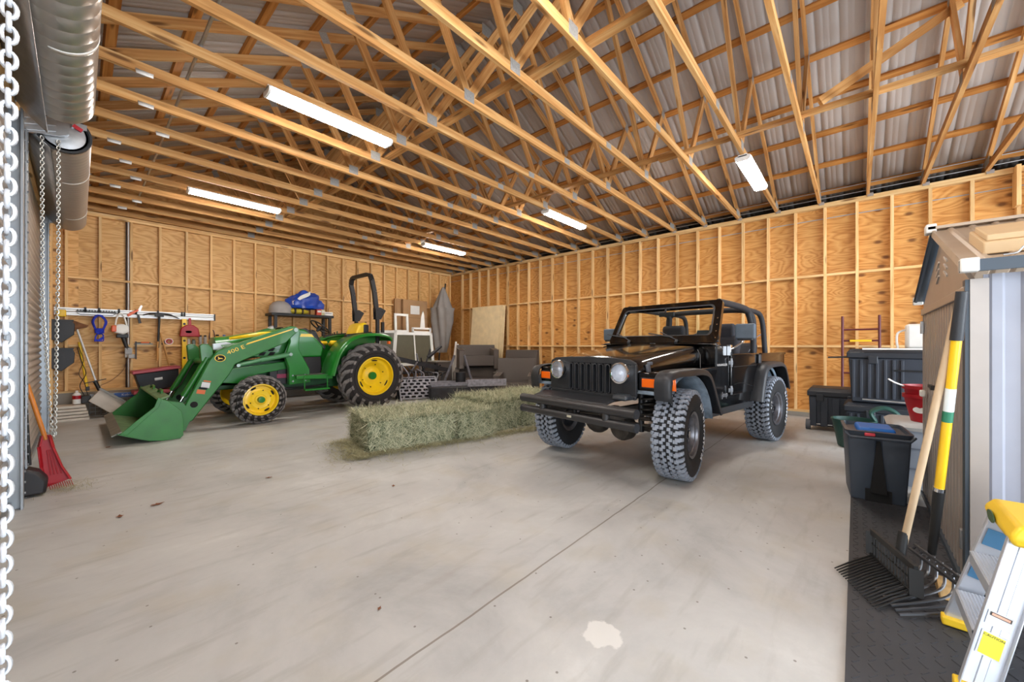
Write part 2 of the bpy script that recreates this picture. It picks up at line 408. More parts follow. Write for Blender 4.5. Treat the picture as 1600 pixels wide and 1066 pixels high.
# gable above the back wall, closed with plywood
zb = lambda X: 3.73 + .5 * (min(X - XL, XB - X))       # underside of the top chords
XM = (XL + XB) / 2
MB().prism([(XL - .4, ZT - .1), (XB + .4, ZT - .1), (XB + .4, zb(XB) - .05), (XM, zb(XM) + .14), (XL - .4, zb(XL) - .05)], YA + .1, YA + .12).build('gable_sheathing', M_PLYA, wall_back, smooth=0)

# right wall
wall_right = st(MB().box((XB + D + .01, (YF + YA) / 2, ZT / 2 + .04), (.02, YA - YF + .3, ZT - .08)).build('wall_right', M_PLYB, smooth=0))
MB().box((XB + D / 2 + .03, (YF + YA) / 2, .04), (D + .06, YA - YF, .08)).build('concrete_curb', M_STEM, wall_right, smooth=0)
ys = []
y = 0.388 - .4064 * 12
while y < YA - .15: ys.append(y); y += .4064
for y in ys:
    board('stud', (XB + D / 2, y, .118), (XB + D / 2, y, ZT - .076), .038, D, M_STUD, wall_right, up=(1, 0, 0))
for z in (1.23, 2.44):
    for i in range(len(ys) - 1):
        board('blocking', (XB + D / 2, ys[i] + .02, z), (XB + D / 2, ys[i + 1] - .02, z), D, .038, M_STUD, wall_right)
for z in (ZT - .057, ZT - .019, .099):
    board('plate', (XB + D / 2, YF, z), (XB + D / 2, YA, z), D + .002, .038, M_STUD, wall_right)
# header block at the near end of the right wall
board('cripple', (XB - .03, -1.62, ZT - .55), (XB - .03, -1.62, ZT - .01), .04, .2, M_STUD, wall_right, up=(1, 0, 0))
board('cripple', (XB - .02, -1.75, .12), (XB - .02, -1.75, ZT - .08), .04, .09, M_STUD, wall_right, up=(1, 0, 0))

# left wall: sheet steel and jambs between and above the two roll-up doors
M_SLAT = mat('door_slat', '#b5aaa0', 0.5, 0.1, var=0.04)
M_WSTEEL = mat('track_steel', '#9a9ea2', 0.4, 0.7, var=0.08)
DOORS = [(1.15, 4.78), (5.12, 8.66)]
wl = MB()
for (y0, y1, z0, z1) in ((.2, DOORS[0][0] - .1, 0, ZT), (YF, -4.2, 0, ZT), (-4.2, .2, 3.1, ZT), (4.80, 5.10, 0, ZT), (8.68, YA + .1, 0, ZT), (DOORS[0][0] - .1, 4.8, 3.02, ZT), (5.1, 8.68, 3.02, ZT)):  # unseen gap behind the camera is added to let the side fill in
    wl.box((XL - .06, (y0 + y1) / 2, (z0 + z1) / 2), (.04, y1 - y0, z1 - z0))
wall_left = st(wl.build('wall_left', M_PLYA, smooth=0))
for y in [9.0, 9.5, 10.0]:
    board('stud', (XL - .0, y, .05), (XL - .0, y, ZT - .08), .038, D, M_STUD, wall_left, up=(1, 0, 0))
board('plate', (XL - .0, YF, ZT - .02), (XL - .0, YA, ZT - .02), D, .038, M_STUD, wall_left)
board('header', (XL - .02, 1.0, 3.2), (XL - .02, YA, 3.2), .06, .28, M_STUD, wall_left)
for i, (y0, y1) in enumerate(DOORS):
    # corrugated curtain: horizontal ribs
    n = 38; m = MB(); zz = [3.12 * k / n for k in range(n + 1)]; ring = []
    for k in range(n * 4 + 1):
        z = 3.12 * k / (n * 4); ph = k % 4; ring.append((XL + (.0, .019, .019, .0)[ph] - .04, z))
    m.loft([[(x, y0 + .05, z) for x, z in ring], [(x, y1 - .05, z) for x, z in ring]], caps=False, closed=False)
    d = st(m.build('door_%d' % (i + 1), M_SLAT, smooth=50)); d.modifiers.new('s', 'SOLIDIFY').thickness = .003
    for y in (y0, y1):
        t = MB(); sgn = 1 if y == y0 else -1
        t.box((XL + .0, y, 1.52), (.10, .012, 3.04)); t.box((XL + .045, y + sgn * .03, 1.52), (.012, .07, 3.04)); t.box((XL - .035, y + sgn * .03, 1.52), (.008, .07, 3.04))
        t.box((XL + .045, y - sgn * .03, 1.52), (.008, .05, 3.04))
        for k in range(36): t.cyl((XL + .05, y - sgn * .035, .1 + k * .083), (XL + .058, y - sgn * .035, .1 + k * .083), .009, n=6)
        t.build('guide_track', M_WSTEEL, d, smooth=30)
    MB().box((XL - .02, (y0 + y1) / 2, .03), (.035, y1 - y0 - .1, .06)).build('bottom_bar', M_GALV, d)
    # curtain rolled up on its drum
    AX, AZ, RR = (-.09, 3.20, .18) if i == 0 else (-.085, 3.09, .165)
    dm = MB(); nn = 26 if i == 0 else 40; n = 40
    M = Matrix.Translation((AX, y0 + .04, AZ)) @ Euler((-PI / 2, 0, 0)).to_matrix().to_4x4(); Ld = y1 - y0 - .1
    prof = [(0.0, 0), (RR - .02, 0)]
    for k in range(nn):
        z0 = Ld * k / nn; z1 = Ld * (k + 1) / nn; prof += [(RR, z0 + .002), (RR, z1 - .012), (RR - .004, z1 - .007)]
    prof += [(RR - .02, Ld), (0, Ld)]
    dm.lathe(prof, 40, M)
    dr = dm.build('rolled_curtain', mat('drum_steel', '#b9b7b3', .28, .75, var=.05) if i == 0 else mat('drum_tan', '#a89f96', .35, .35, var=.05), d, smooth=30)
    e = MB(); ye = y0 + .04
    e.lathe([(0, -.012), (RR - .03, -.012), (RR - .03, -.004), (RR + .004, -.004), (RR + .004, -.03), (RR - .012, -.03), (RR - .012, -.012)], 36, M)
    e.build('end_rim', mat('rim_black', '#1c1c1e', .5), dr)
    e = MB(); e.lathe([(.02, -.02), (.1, -.02), (.13, -.014), (RR - .02, -.014)], 32, M); e.lathe([(0, -.03), (.03, -.03), (.03, -.012)], 16, M)
    e.box((AX + .09, ye - .03, AZ + .09), (.09, .02, .05)); e.build('hub_plate', M_GALV, dr)
    e = MB(); e.box((AX + .08, ye - .035, AZ + .07), (.06, .02, .03), None, (0, .5, 0)); e.build('warning_label', mat('red_label', '#b3202a', .5), dr)
    for (yy, sg) in ((y0 - .02, -1), (y1 + .0, 1)):
        b = MB()
        b.prism([(XL - .03, AZ - .10), (AX - .02, AZ - .05), (AX + .03, AZ - .02), (AX + .03, AZ + .05), (XL - .03, AZ + .14)], yy - .01, yy + .01)
        for q in (-.04, .01, .06): b.box(((XL + AX) / 2 - .02, yy, AZ + q), (.2, .035, .022), None, (0, -.28, 0))
        b.build('drum_bracket', M_GALV, d)
    # hood plate hugging the drum
    h = MB(); h.grid(lambda u, v: (XL + .0 + .17 * v ** 1.3, y0 + (y1 - y0) * u, 2.93 + .22 * (1 - v) * 1.0), 1, 5); h.build('hood_plate', M_GALV, d).modifiers.new('s', 'SOLIDIFY').thickness = .004
    # white tape straps
    tp = MB()
    for k, f in enumerate(((.68,) if i == 0 else (.28, .78))):
        yy = y0 + .04 + Ld * f; pts = [(AX + (RR + .002) * math.cos(a), yy, AZ + (RR + .002) * math.sin(a)) for a in [math.radians(q) for q in range(-100, 6, 8)]]
        tp.loft([[(x, y_ - .014, z) for x, y_, z in pts], [(x, y_ + .014, z) for x, y_, z in pts]], caps=False, closed=False)
    q = tp.build('tape_strap', mat('white_tape', '#e8e6e0', .6), d); q.modifiers.new('s', 'SOLIDIFY').thickness = .003

# front end: open bay with a header, behind the camera
wf = MB(); wf.box((XM, YF, 3.3), (XB - XL + .4, .1, .75)); wf.box((XL + .2, YF, 1.5), (.5, .1, 3)); wf.box((XB - .3, YF, 1.5), (.8, .1, 3))
wf.prism([(XL - .4, 3.6), (XB + .4, 3.6), (XB + .4, zb(XB) - .05), (XM, zb(XM) + .14), (XL - .4, zb(XL) - .05)], YF - .05, YF + .05)
st(wf.build('wall_front', M_PLYA, smooth=0))

# roof: ribbed steel on purlins
slope = math.atan(.5); cs = math.cos(slope)
zd = lambda X: zb(X) + .145
prof = []; y = YF - .3
while y < YA + .5:
    prof += [(y, 0), (y + .010, .014), (y + .024, .014), (y + .034, 0), (y + .10, 0), (y + .104, .0018), (y + .114, .0018), (y + .118, 0), (y + .16, 0), (y + .164, .0018), (y + .174, .0018), (y + .178, 0)]; y += .2286
for s_, (xa, xb) in enumerate(((XL - .5, XM), (XM, XB + .5))):
    r = MB(); r.loft([[(xa, yy, zd(xa) + h) for yy, h in prof], [(xb, yy, zd(xb) + h) for yy, h in prof]], caps=False, closed=False)
    c = st(r.build('ceiling', M_METAL, smooth=20, weld=False)); c.modifiers.new('s', 'SOLIDIFY').thickness = .004
    x = (XB + .02) if s_ else (XL - .02); k = 0
    while (x > XM + .1 if s_ else x < XM - .1):
        z = zb(x) + .1 + .024
        p = board('purlin', (x, YF, z), (x, YA + .1, z), .086, .038, M_PURLIN, c, up=((.447, 0, .894) if s_ else (-.447, 0, .894)))
        x += -.545 if s_ else .545
    # fascia closing the eave
    xe = XB + .46 if s_ else XL - .46
    MB().box((xe, (YF + YA) / 2, zd(xe) - .11), (.03, YA - YF + .4, .26)).build('fascia', mat('eave_metal', '#97a5b1', .5, .1), c, smooth=0)
    MB().box(((xe + (XB if s_ else XL)) / 2 + (.06 if s_ else -.06), (YF + YA) / 2, zd(xe) - .23), (.42, YA - YF + .4, .01)).build('soffit', mat('eave_metal', '#97a5b1', .5, .1), c, smooth=0)
    if s_:
        for dz, dx in ((-.02, -.06), (.07, -.16)):
            MB().cyl((XB + .02 + dx + .1, YF, zd(XB) - .10 + dz), (XB + .02 + dx + .1, YA, zd(XB) - .10 + dz), .007, n=8).build('conduit', M_GALV, c)

# ------------------------------------------------------------------ Fink trusses every two feet
W1, W2 = XM - 1.43, XM + 1.43
Q1, Q2 = XL + (XM - XL) * .52, XB - (XB - XM) * .52
M_GUS = mat('gusset_plate', '#a39f99', .55, .3, var=.15, vscale=60)
def gusset(par, x, z, w_, h_, ry=0):
    g = MB()
    for s_ in (-1, 1):
        g.box((0, s_ * .0205, 0), (w_, .002, h_))
        nx = int(w_ / .018)
        for i in range(nx):
            g.box((-w_ / 2 + (i + .5) * w_ / nx, s_ * .0222, 0), (.004, .0012, h_ * .8))
    o = g.build('gusset_plate', M_GUS, par, smooth=0, weld=False); o.location = (x, 0, z); o.rotation_euler = (0, ry, 0); return o
def make_truss():
    t = thing('roof_truss', '', 'truss', (0, 0, 0), 0, 'fink roof trusses under the ribbed steel roof')
    zc = ZT + .0445; up = (0, 0, 1)
    board('bottom_chord', (XL - .1, 0, zc), (XM + .3, 0, zc), .038, .089, M_TRUSS, t)
    board('bottom_chord', (XM + .3, 0, zc), (XB + .06, 0, zc), .038, .089, M_TRUSS, t)
    h = .05
    board('top_chord', (XL - .4, 0, zb(XL) - .2 + h), (XM, 0, zb(XM) + h), .038, .089, M_TRUSS, t)
    board('top_chord', (XB + .4, 0, zb(XB) - .2 + h), (XM, 0, zb(XM) + h), .038, .089, M_TRUSS, t)
    for (a, b) in (((W1, ZT + .09), (XM - .03, zb(XM) - .02)), ((W2, ZT + .09), (XM + .03, zb(XM) - .02)), ((W1 - .03, ZT + .09), (Q1, zb(Q1) + .01)), ((W2 + .03, ZT + .09), (Q2, zb(Q2) + .01))):
        board('web', (a[0], 0, a[1]), (b[0], 0, b[1]), .037, .089, M_TRUSS, t, up=(0, 1, 0)) if False else board('web', (a[0], 0, a[1]), (b[0], 0, b[1]), .037, .089, M_TRUSS, t)
    for x, z, w_, h_, r in ((W1 - .02, ZT + .075, .13, .11, 0), (W2 + .02, ZT + .075, .13, .11, 0), (Q1, zb(Q1) + .03, .1, .12, -slope), (Q2, zb(Q2) + .03, .1, .12, slope), (XM, zb(XM) + .0, .2, .16, 0), (XL + .12, ZT + .1, .25, .1, 0), (XB - .12, ZT + .1, .25, .1, 0), (XM + .3, ZT + .045, .12, .07, 0)):
        gusset(t, x, z, w_, h_, r)
    return t
YT0 = -1.367; ty = []
proto = make_truss(); k0 = -5
order = list(range(19, -6, -1))
for n_, k in enumerate(order):
    yk = YT0 + k * .6096
    if yk > YA: yk = YA + .05
    lab = 'pine roof truss with steel gusset plates, %s from the back wall' % (ORD[n_] if n_ < len(ORD) else 'the last, farthest')
    if n_ == 0: lab = 'pine roof truss with steel gusset plates, standing right on the back wall'
    if n_ == 0: proto.location = (0, yk, 0); proto['label'] = lab
    else: dup(proto, loc=(0, yk, 0), label=lab)
    ty.append(yk)
# hurricane clips on the right wall plate
clip = MB(); clip.box((0, 0, 0), (.02, .07, .05)); clip.box((0, .03, .03), (.03, .02, .06)); cl0 = clip.build('truss_tie', M_GALV, wall_right)
for i, yk in enumerate(ty):
    c = cl0 if i == 0 else dup(cl0); c.parent = wall_right; c.location = (XB - .012, yk - .03, ZT - .005)
# long braces lying along the building on the bottom chords
def brace(lab, a, b, wd=.089, h=.038):
    o = board('lateral_brace', a, b, wd, h, M_TRUSS); tag(o, lab, 'brace', 'long lateral braces on the bottom chords'); return o
brace('long pine two-by-four on the chords left of the ridge, nearer half', (W1 + .22, YF + .2, ZT + .11), (W1 + .22, 2.5, ZT + .11))
brace('long pine two-by-four on the chords left of the ridge, farther half', (W1 + .20, 2.2, ZT + .15), (W1 + .20, YA, ZT + .15))
brace('long pine two-by-four on the chords right of the ridge, nearer half', (W2 - .20, YF + .2, ZT + .11), (W2 - .20, 2.0, ZT + .11))
brace('long pine two-by-four on the chords right of the ridge, farther half', (W2 - .20, 1.7, ZT + .15), (W2 - .20, YA, ZT + .15))
o = board('diagonal_brace', (5.13, .28, ZT + .12), (6.20, -.83, 4.86), .038, .089, M_TRUSS); tag(o, 'slanting pine brace rising from the right brace towards the top right', 'brace')
o = board('diagonal_brace', (XM - .3, 8.6, ZT + .2), (XM - .1, 5.2, zb(XM) - .1), .038, .089, M_TRUSS); tag(o, 'slanting pine brace in the dark middle of the roof', 'brace')
# conduit with a junction box
cd = thing('ceiling_conduit', 'grey metal conduit with a junction box along the upper left roof', 'conduit', (0, 0, 0))
CXX = .70
m = MB(); m.cyl((CXX, YF, ZT + .17), (CXX, 9.9, ZT + .17), .013, n=10); m.build('pipe', M_GALV, cd)
m = MB(); m.box((CXX, 3.15, ZT + .13), (.17, .13, .07)); m.build('junction_box', mat('box_grey', '#6f6d6a', .5, .4), cd, bevel=.006)
m = MB()
for yy in (2.2, 4.2, 5.7, 7.4, 8.9): m.cyl((CXX, yy, ZT + .17), (CXX, yy + .06, ZT + .17), .02, n=10)
m.build('coupling', M_GALV, cd)

# ------------------------------------------------------------------ strip lights
M_LAMP = mat('lamp_diffuser', '#fff8f0', .4, emit=60)
M_WHITE = mat('white_enamel', '#e9e7e2', .4)
def strip(x, y, lab):
    t = thing('strip_light', lab, 'light', (x, y, ZT - .055), 0, 'four foot LED strip lights under the trusses')
    m = MB(); m.box((0, 0, .045), (1.27, .10, .03)); m.prism([(-.09, .03), (-.075, .045), (.075, .045), (.09, .03)], -.635, .635, axis=0); m.build('housing', M_WHITE, t)
    m = MB(); m.prism([(-.085, .03), (.085, .03), (.08, 0), (.055, -.018), (-.055, -.018), (-.08, 0)], -.615, .615, axis=0); m.build('diffuser', M_LAMP, t, smooth=60)
    m = MB(); pass
    for a_, b_ in ((.615, .635), (-.635, -.615)): MB().prism([(-.088, .032), (.088, .032), (.083, -.002), (.056, -.021), (-.056, -.021), (-.083, -.002)], a_, b_, axis=0).build('end_cap', M_WHITE, t)
    return t
for x, y, lab in ((1.80, 4.11, 'glowing white strip light nearest the camera, left half of the ceiling'), (1.74, 7.63, 'glowing white strip light above the tractor loader, near the back wall'),
                  (6.13, 4.11, 'glowing white strip light above and behind the black off-roader, middle of the right half'), (6.02, 7.6, 'small far strip light near the back right corner'),
                  (6.22, 1.07, 'glowing white strip light at the right, directly above the off-roader'), (1.85, 1.07, 'white strip light over the near left of the floor')):
    strip(x, y, lab)
# paper tags stapled to the left ends of the bottom chords


# ------------------------------------------------------------------ black off-road vehicle
M_BLK = mat('black_paint', '#08080a', .16, 0, coat=.6, var=.02, bump=.0)
M_PLAS = mat('weathered_plastic', '#26282c', .48, var=.15, vscale=9, bump=.1, bscale=150)
M_TUBE = mat('bumper_black', '#2b2a2b', .42, var=.12, vscale=5)
M_RUB = mat('tyre_rubber', '#1b1c1f', .75, bump=.15, bscale=60)
M_RUBM = mat('tyre_inner', '#151618', .8)
M_TREAD = mat('tread_dusty', '#8a919c', .85, var=.2, vscale=30, bump=.2, bscale=120)
M_CHROME = mat('chrome', '#d9dbde', .08, 1)
M_RIM = mat('rim_grey', '#77777c', .35, .7, var=.2, vscale=25)
M_AMBER = mat('amber_lens', '#e0600e', .15, coat=.5, emit=.12)
M_DARK = mat('dark_void', '#0b0b0c', .8)
M_SEAT = mat('seat_cloth', '#2c2b30', .9, bump=.3, bscale=200)
M_STEEL = mat('dirty_steel', '#4c4742', .6, .6, var=.3, vscale=14)
M_PBLK0 = mat('shock_black', '#1d1e20', .5)
M_LET = mat('white_lettering', '#dadada', .6)
M_LINER = mat('dusty_liner', '#6f7d8a', .8, var=.35, vscale=12, bump=.3, bscale=30)
def glass_mat(name, tint=(0.85, .92, .9, 1), a=.12):
    m = bpy.data.materials.new(name); m.use_nodes = True; N = m.node_tree.nodes; L = m.node_tree.links
    N.remove(N['Principled BSDF']); o = N['Material Output']
    t = N.new('ShaderNodeBsdfTransparent'); t.inputs[0].default_value = tint
    g = N.new('ShaderNodeBsdfGlossy'); g.inputs['Roughness'].default_value = .02
    x = N.new('ShaderNodeMixShader'); fr = N.new('ShaderNodeFresnel'); fr.inputs[0].default_value = 1.45
    L.new(mth(N, L, 'MULTIPLY', fr.outputs[0], .7), x.inputs[0]); L.new(t.outputs[0], x.inputs[1]); L.new(g.outputs[0], x.inputs[2]); L.new(x.outputs[0], o.inputs[0])
    return m
M_GLASS = glass_mat('window_glass')
M_LENS = glass_mat('lens_glass', (.95, .97, 1, 1))

def arc_text(body, R_, a0, da, size, par, y, m=M_LET, flip=1):
    """letters round a tyre wall lying in the local XZ plane, facing +Y (y>0) or -Y"""
    vs = None; objs = []
    for i, ch in enumerate(body):
        if ch == ' ': continue
        a = math.radians(a0 + da * i)
        # stand letters with their tops outwards
        M = Matrix.Translation((R_ * math.cos(a), y, R_ * math.sin(a))) @ Euler((0, -a + PI / 2, 0)).to_matrix().to_4x4() @ Euler((PI / 2, 0, PI if y > 0 else 0)).to_matrix().to_4x4()
        cu = bpy.data.curves.new('t', 'FONT'); cu.body = ch; cu.size = size; cu.extrude = .0012; cu.align_x = 'CENTER'; cu.align_y = 'CENTER'; cu.resolution_u = 2; cu.offset = size * .02
        o = bpy.data.objects.new('t', cu); C.objects.link(o)
        me = bpy.data.meshes.new_from_object(o.evaluated_get(bpy.context.evaluated_depsgraph_get())); bpy.data.objects.remove(o)
        me.transform(M); objs.append(me)
    v = []; f = []
    for me in objs:
        n = len(v); v += [tuple(p.co) for p in me.vertices]; f += [tuple(n + i for i in p.vertices) for p in me.polygons]
    me = bpy.data.meshes.new('tyre_lettering'); me.from_pydata(v, [], f); me.materials.append(m)
    q = bpy.data.objects.new('tyre_lettering', me); C.objects.link(q); q.parent = par; q['label'] = 'raised white letters on the tyre wall'; return q

def offroad_tyre(R_, W_, r, par):
    """axle along local Y, centred at the origin"""
    AX = Euler((PI / 2, 0, 0)).to_matrix().to_4x4(); h = W_ / 2
    m = MB(AX)
    m.lathe([(r - .005, -h + .035), (r + .03, -h + .012), (r + (R_ - r) * .55, -h - .004), (R_ - .05, -h + .002), (R_ - .016, -h + .022), (R_ - .012, 0), (R_ - .016, h - .022), (R_ - .05, h - .002), (r + (R_ - r) * .55, h + .004), (r + .03, h - .012), (r - .005, h - .035), (r + .01, 0)], 64, closed=True)
    t = m.build('tyre', M_RUB, par, smooth=50)
    m = MB(); n = 42
    def blk(pts, a, v0, sx=1, sy=1):
        P = []
        for d in (0, 1):
            for (u, v) in pts:
                vv = v0 + v * sy; drop = .012 * max(0, abs(vv) / h - .72) / .28
                rr = (R_ - .018) if d == 0 else (R_ - drop)
                if d: u *= .93
                ang = a + u * sx / R_
                P.append((rr * math.cos(ang), vv, rr * math.sin(ang)))
        k = len(pts); m.add(P, [tuple(range(k, 2 * k))] + [(i, (i + 1) % k, k + (i + 1) % k, k + i) for i in range(k)])
    pit = 2 * PI * R_ / n
    Z = [(-.45, -.021), (.02, -.021), (.02, -.004), (.45, -.004), (.45, .021), (-.02, .021), (-.02, .004), (-.45, .004)]
    Z = [(u * pit * 1.02, v * 1.14 * W_ / .27) for u, v in Z]
    for k in range(n):
        a = 2 * PI * k / n
        blk(Z, a, -.030 * W_ / .27 - .0); blk(Z, a + pit / R_ / 2, .030 * W_ / .27, sx=1, sy=-1)
        for s_ in (-1, 1):
            S = [(-.4, -.026), (.15, -.026), (.15, -.010), (.42, -.010), (.42, .028), (-.12, .028), (-.12, .008), (-.4, .008)]
            blk([(u * pit * .98, v * 1.05 * W_ / .27) for u, v in S], a + pit / R_ * (.25 if s_ > 0 else .75), s_ * .088 * W_ / .27, sx=s_, sy=s_)
            # shoulder lug wrapping onto the wall
            P = []
            for u in (-.3, .3):
                for (rr, vv) in ((R_ - .004, h - .02), (R_ - .01, h - .004), (R_ - .045, h + .003), (R_ - .05, h - .02), (R_ - .03, h - .04)):
                    ang = a + (u * pit * .8) / R_ + (pit / R_ / 2 if s_ > 0 else 0); P.append((rr * math.cos(ang), vv * s_, rr * math.sin(ang)))
            m.add(P, [(0, 1, 2, 3, 4), (9, 8, 7, 6, 5)] + [(i, (i + 1) % 5, 5 + (i + 1) % 5, 5 + i) for i in range(5)])
    m.build('tread', M_TREAD, t, smooth=0, weld=False)['label'] = 'dusty grey tread blocks'
    return t
def wheel_rim(r, W_, par, mt, side):
    """side +1: the outer face looks along +Y"""
    AX = Euler((-PI / 2 * side, 0, 0)).to_matrix().to_4x4(); h = W_ / 2
    m = MB(AX)   # local z -> +Y*side
    m.lathe([(r + .012, h - .02), (r + .014, h - .012), (r - .008, h - .018), (r - .02, h - .05), (r - .035, h - .09), (r - .035, -h + .04), (r + .01, -h + .02), (r + .012, -h + .03), (r - .03, -h + .05), (r - .045, h - .09), (r - .03, h - .045), (r + .004, h - .03)], 48, closed=True)
    m.lathe([(0, h - .075), (.06, h - .075), (.075, h - .085), (.11, h - .095), (r - .04, h - .10), (r - .035, h - .115), (.10, h - .115), (0, h - .105)], 40)
    o = m.build('rim', mt, par, smooth=40)
    m = MB(AX)
    for k in range(8):
        a = 2 * PI * k / 8; m.cyl((.135 * math.cos(a), .135 * math.sin(a), h - .12), (.135 * math.cos(a), .135 * math.sin(a), h - .093), .02, n=12)
    m.build('vent_hole', M_DARK, o)
    m = MB(AX)
    for k in range(5):
        a = 2 * PI * k / 5 + .3; m.cyl((.057 * math.cos(a), .057 * math.sin(a), h - .09), (.057 * math.cos(a), .057 * math.sin(a), h - .055), .012, n=6)
    m.cyl((0, 0, h - .09), (0, 0, h - .045), .032, n=20)
    m.build('hub_cap', M_CHROME, o)
    return o

def make_offroader():
    J = thing('off_road_vehicle', 'black open-top off-road vehicle with seven-slot grille and tube bumper, facing the camera', 'car', (3.847, 1.975, 0), math.radians(171.36))
    h = .74
    # --- wheels
    for (x, y, st_, words, lab) in ((-.02, .745, 11.5, 'All-Terrain T/A', 1), (-.02, -.74, 11.5, '', 0), (-2.373, .745, 0, 'Goodrich', 1), (-2.373, -.745, 0, '', 0)):
        w_ = bpy.data.objects.new('wheel', None); C.objects.link(w_); w_.parent = J; w_.location = (x, y, .42); w_.rotation_euler = (0, 0, math.radians(st_)); w_.empty_display_size = .1
        t = offroad_tyre(.42, .27, .2, w_)
        wheel_rim(.2, .27, w_, M_RIM, 1 if y > 0 else -1)
        if words == 'Goodrich': arc_text('BFGoodrich', .300, 180 + 40, -8.8, .064, t, .1475); arc_text('T/A', .318, 20, -6, .042, t, .1475)
        elif words: arc_text(words, .300, 180 + 55, -7.9, .066, t, .1475)
    # --- tub
    def side_outline():
        P = [(-3.12, .70), (-3.12, 1.13), (-2.16, 1.135), (-2.16, 1.12), (-1.22, 1.115), (-1.22, 1.235), (-.86, 1.235), (-.86, .99), (-.60, .99), (-.66, .56), (-1.85, .56)]
        P += [(-2.373 + .50 * math.cos(a), .42 + .53 * math.sin(a)) for a in [math.radians(q) for q in range(20, 166, 10)]] + [(-2.87, .58)]
        return P
    m = MB()
    for s_ in (1, -1): m.prism(side_outline(), s_ * h, s_ * (h - .03))
    m.box((-3.105, 0, .91), (.03, 2 * h, .44)); m.box((-1.98, 0, .60), (2.3, 2 * h - .05, .04)); m.box((-.84, 0, .98), (.04, 2 * h - .02, .5))
    m.box((-2.7, 0, .78), (.8, 2 * h - .05, .03))
    m.box((-2.64, h - .02, 1.13), (.98, .07, .03)); m.box((-2.64, -h + .02, 1.13), (.98, .07, .03))
    tub = m.build('tub', M_BLK, J, bevel=.012, smooth=35)
    m = MB(); m.prism([(-1.02, 1.245), (-.80, 1.245), (-.74, 1.26), (-.98, 1.285)], -h + .02, h - .02); m.box((-.93, 0, 1.25), (.18, 1.4, .03)); m.build('cowl', M_BLK, J, bevel=.008)
    # door skins, hinges, latch
    for s_ in (1, -1):
        m = MB(); m.prism([(-1.19, .68), (-1.19, 1.145), (-2.05, 1.15), (-2.13, 1.12), (-2.12, .90), (-1.96, .70), (-1.9, .68)], s_ * (h + .002), s_ * (h + .016)); d = m.build('door', M_BLK, J, bevel=.006)
        m = MB(); m.tube(smooth_path([(-1.245, s_ * (h + .02), .80), (-1.5, s_ * (h + .018), .80), (-1.95, s_ * (h + .018), .72)], 4), .003, n=5); m.box((-1.6, s_ * (h + .018), 1.0), (.7, .006, .006)); m.build('crease', M_DARK, d)
        for z in (.74, 1.05):
            m = MB(); m.box((-1.17, s_ * (h + .015), z), (.10, .02, .045)); m.cyl((-1.16, s_ * (h + .025), z - .05), (-1.16, s_ * (h + .025), z + .05), .014, n=10); m.build('hinge', mat('hinge_grey', '#83878d', .35, .5), d, bevel=.004)
        m = MB(); m.box((-2.03, s_ * (h + .03), 1.075), (.075, .03, .12)); m.build('door_handle', M_PLAS, d, bevel=.03, seg=4)
        # outside mirror on its arm
        m = MB(); m.tube(smooth_path([(-1.12, s_ * (h + .01), 1.2), (-1.14, s_ * (h + .06), 1.22), (-1.2, s_ * (h + .12), 1.28), (-1.2, s_ * (h + .14), 1.33)], 5), .012, n=8); m.box((-1.13, s_ * (h + .02), 1.19), (.05, .04, .12)); a_ = m.build('mirror_arm', M_CHROME, J, bevel=.004)
        m = MB(); m.box((-1.2, s_ * (h + .155), 1.40), (.06, .20, .17)); mm = m.build('mirror', mat('mirror_housing', '#5c6a78', .6, var=.2), a_, bevel=.02, seg=3)
        m = MB(); m.box((-1.236, s_ * (h + .155), 1.40), (.008, .17, .14)); m.build('mirror_glass', M_CHROME, mm)
        m = MB(); m.box((-1.2, s_ * (h + .155), 1.315), (.055, .15, .03)); m.build('mirror_foot', M_PLAS, mm, bevel=.008)
    # --- bonnet: lofted shell
    rings = []
    for i in range(9):
        t = i / 8; x = .36 - t * 1.20; zt = 1.120 + .150 * t - .025 * (1 - t) ** 6; hw = .535 + .085 * t; zs = .985 + .055 * t
        if i == 0: x = .385; zt = 1.09
        r = [(x, -hw, zs), (x, -hw + .002, zt - .10), (x, -hw + .02, zt - .055), (x, -hw + .06, zt - .022), (x, -.33 - .03 * t, zt - .008)]
        r += [(x, -.28, zt), (x, -.14, zt + .008), (x, 0, zt + .012)]
        r = r + [(p[0], -p[1], p[2]) for p in r[-2::-1]]
        rings.append(r)
    m = MB(); m.loft(rings, caps=False, closed=False); bn = m.build('bonnet', M_BLK, J, smooth=50)
    bn.modifiers.new('s', 'SOLIDIFY').thickness = .008
    for s_ in (1, -1):   # raised centre bulge ridges, catches, footman loops
        m = MB(); m.box((.20, s_ * .555, 1.02), (.05, .025, .10), None, (0, .25, 0)); m.box((.19, s_ * .565, 1.075), (.06, .03, .03)); m.cyl((.22, s_ * .56, .985), (.22, s_ * .575, .985), .02, n=10)
        m.build('bonnet_catch', mat('rubber_grey', '#5c6068', .6), bn, bevel=.008)
    m = MB(); m.box((-.62, .12, 1.265), (.04, .05, .014)); m.build('washer_nozzle', M_PLAS, bn, bevel=.004)
    m = MB(); m.tube([(-.70, .63, .99), (-.70, .63, 1.14), (-.70, .60, 1.20)], .003, n=5); m.build('bonnet_seam', mat('grime', '#6d6a66', .8), bn)
    # --- grille with seven slots
    def rr_(y0, y1, z0, z1, r, n=5, x=None):
        P = []
        for cy_, cz, a0 in ((y1 - r, z1 - r, 0), (y0 + r, z1 - r, 90), (y0 + r, z0 + r, 180), (y1 - r, z0 + r, 270)):
            for k in range(n + 1): a = math.radians(a0 + 90 * k / n); P.append((cy_ + r * math.cos(a), cz + r * math.sin(a)))
        return P
    gx = .385
    m = MB(); slots = [(-.235 + i * .0783) for i in range(7)]
    # frame built round the slots from bars, so the slots are real openings
    zt, zl = 1.065, .775
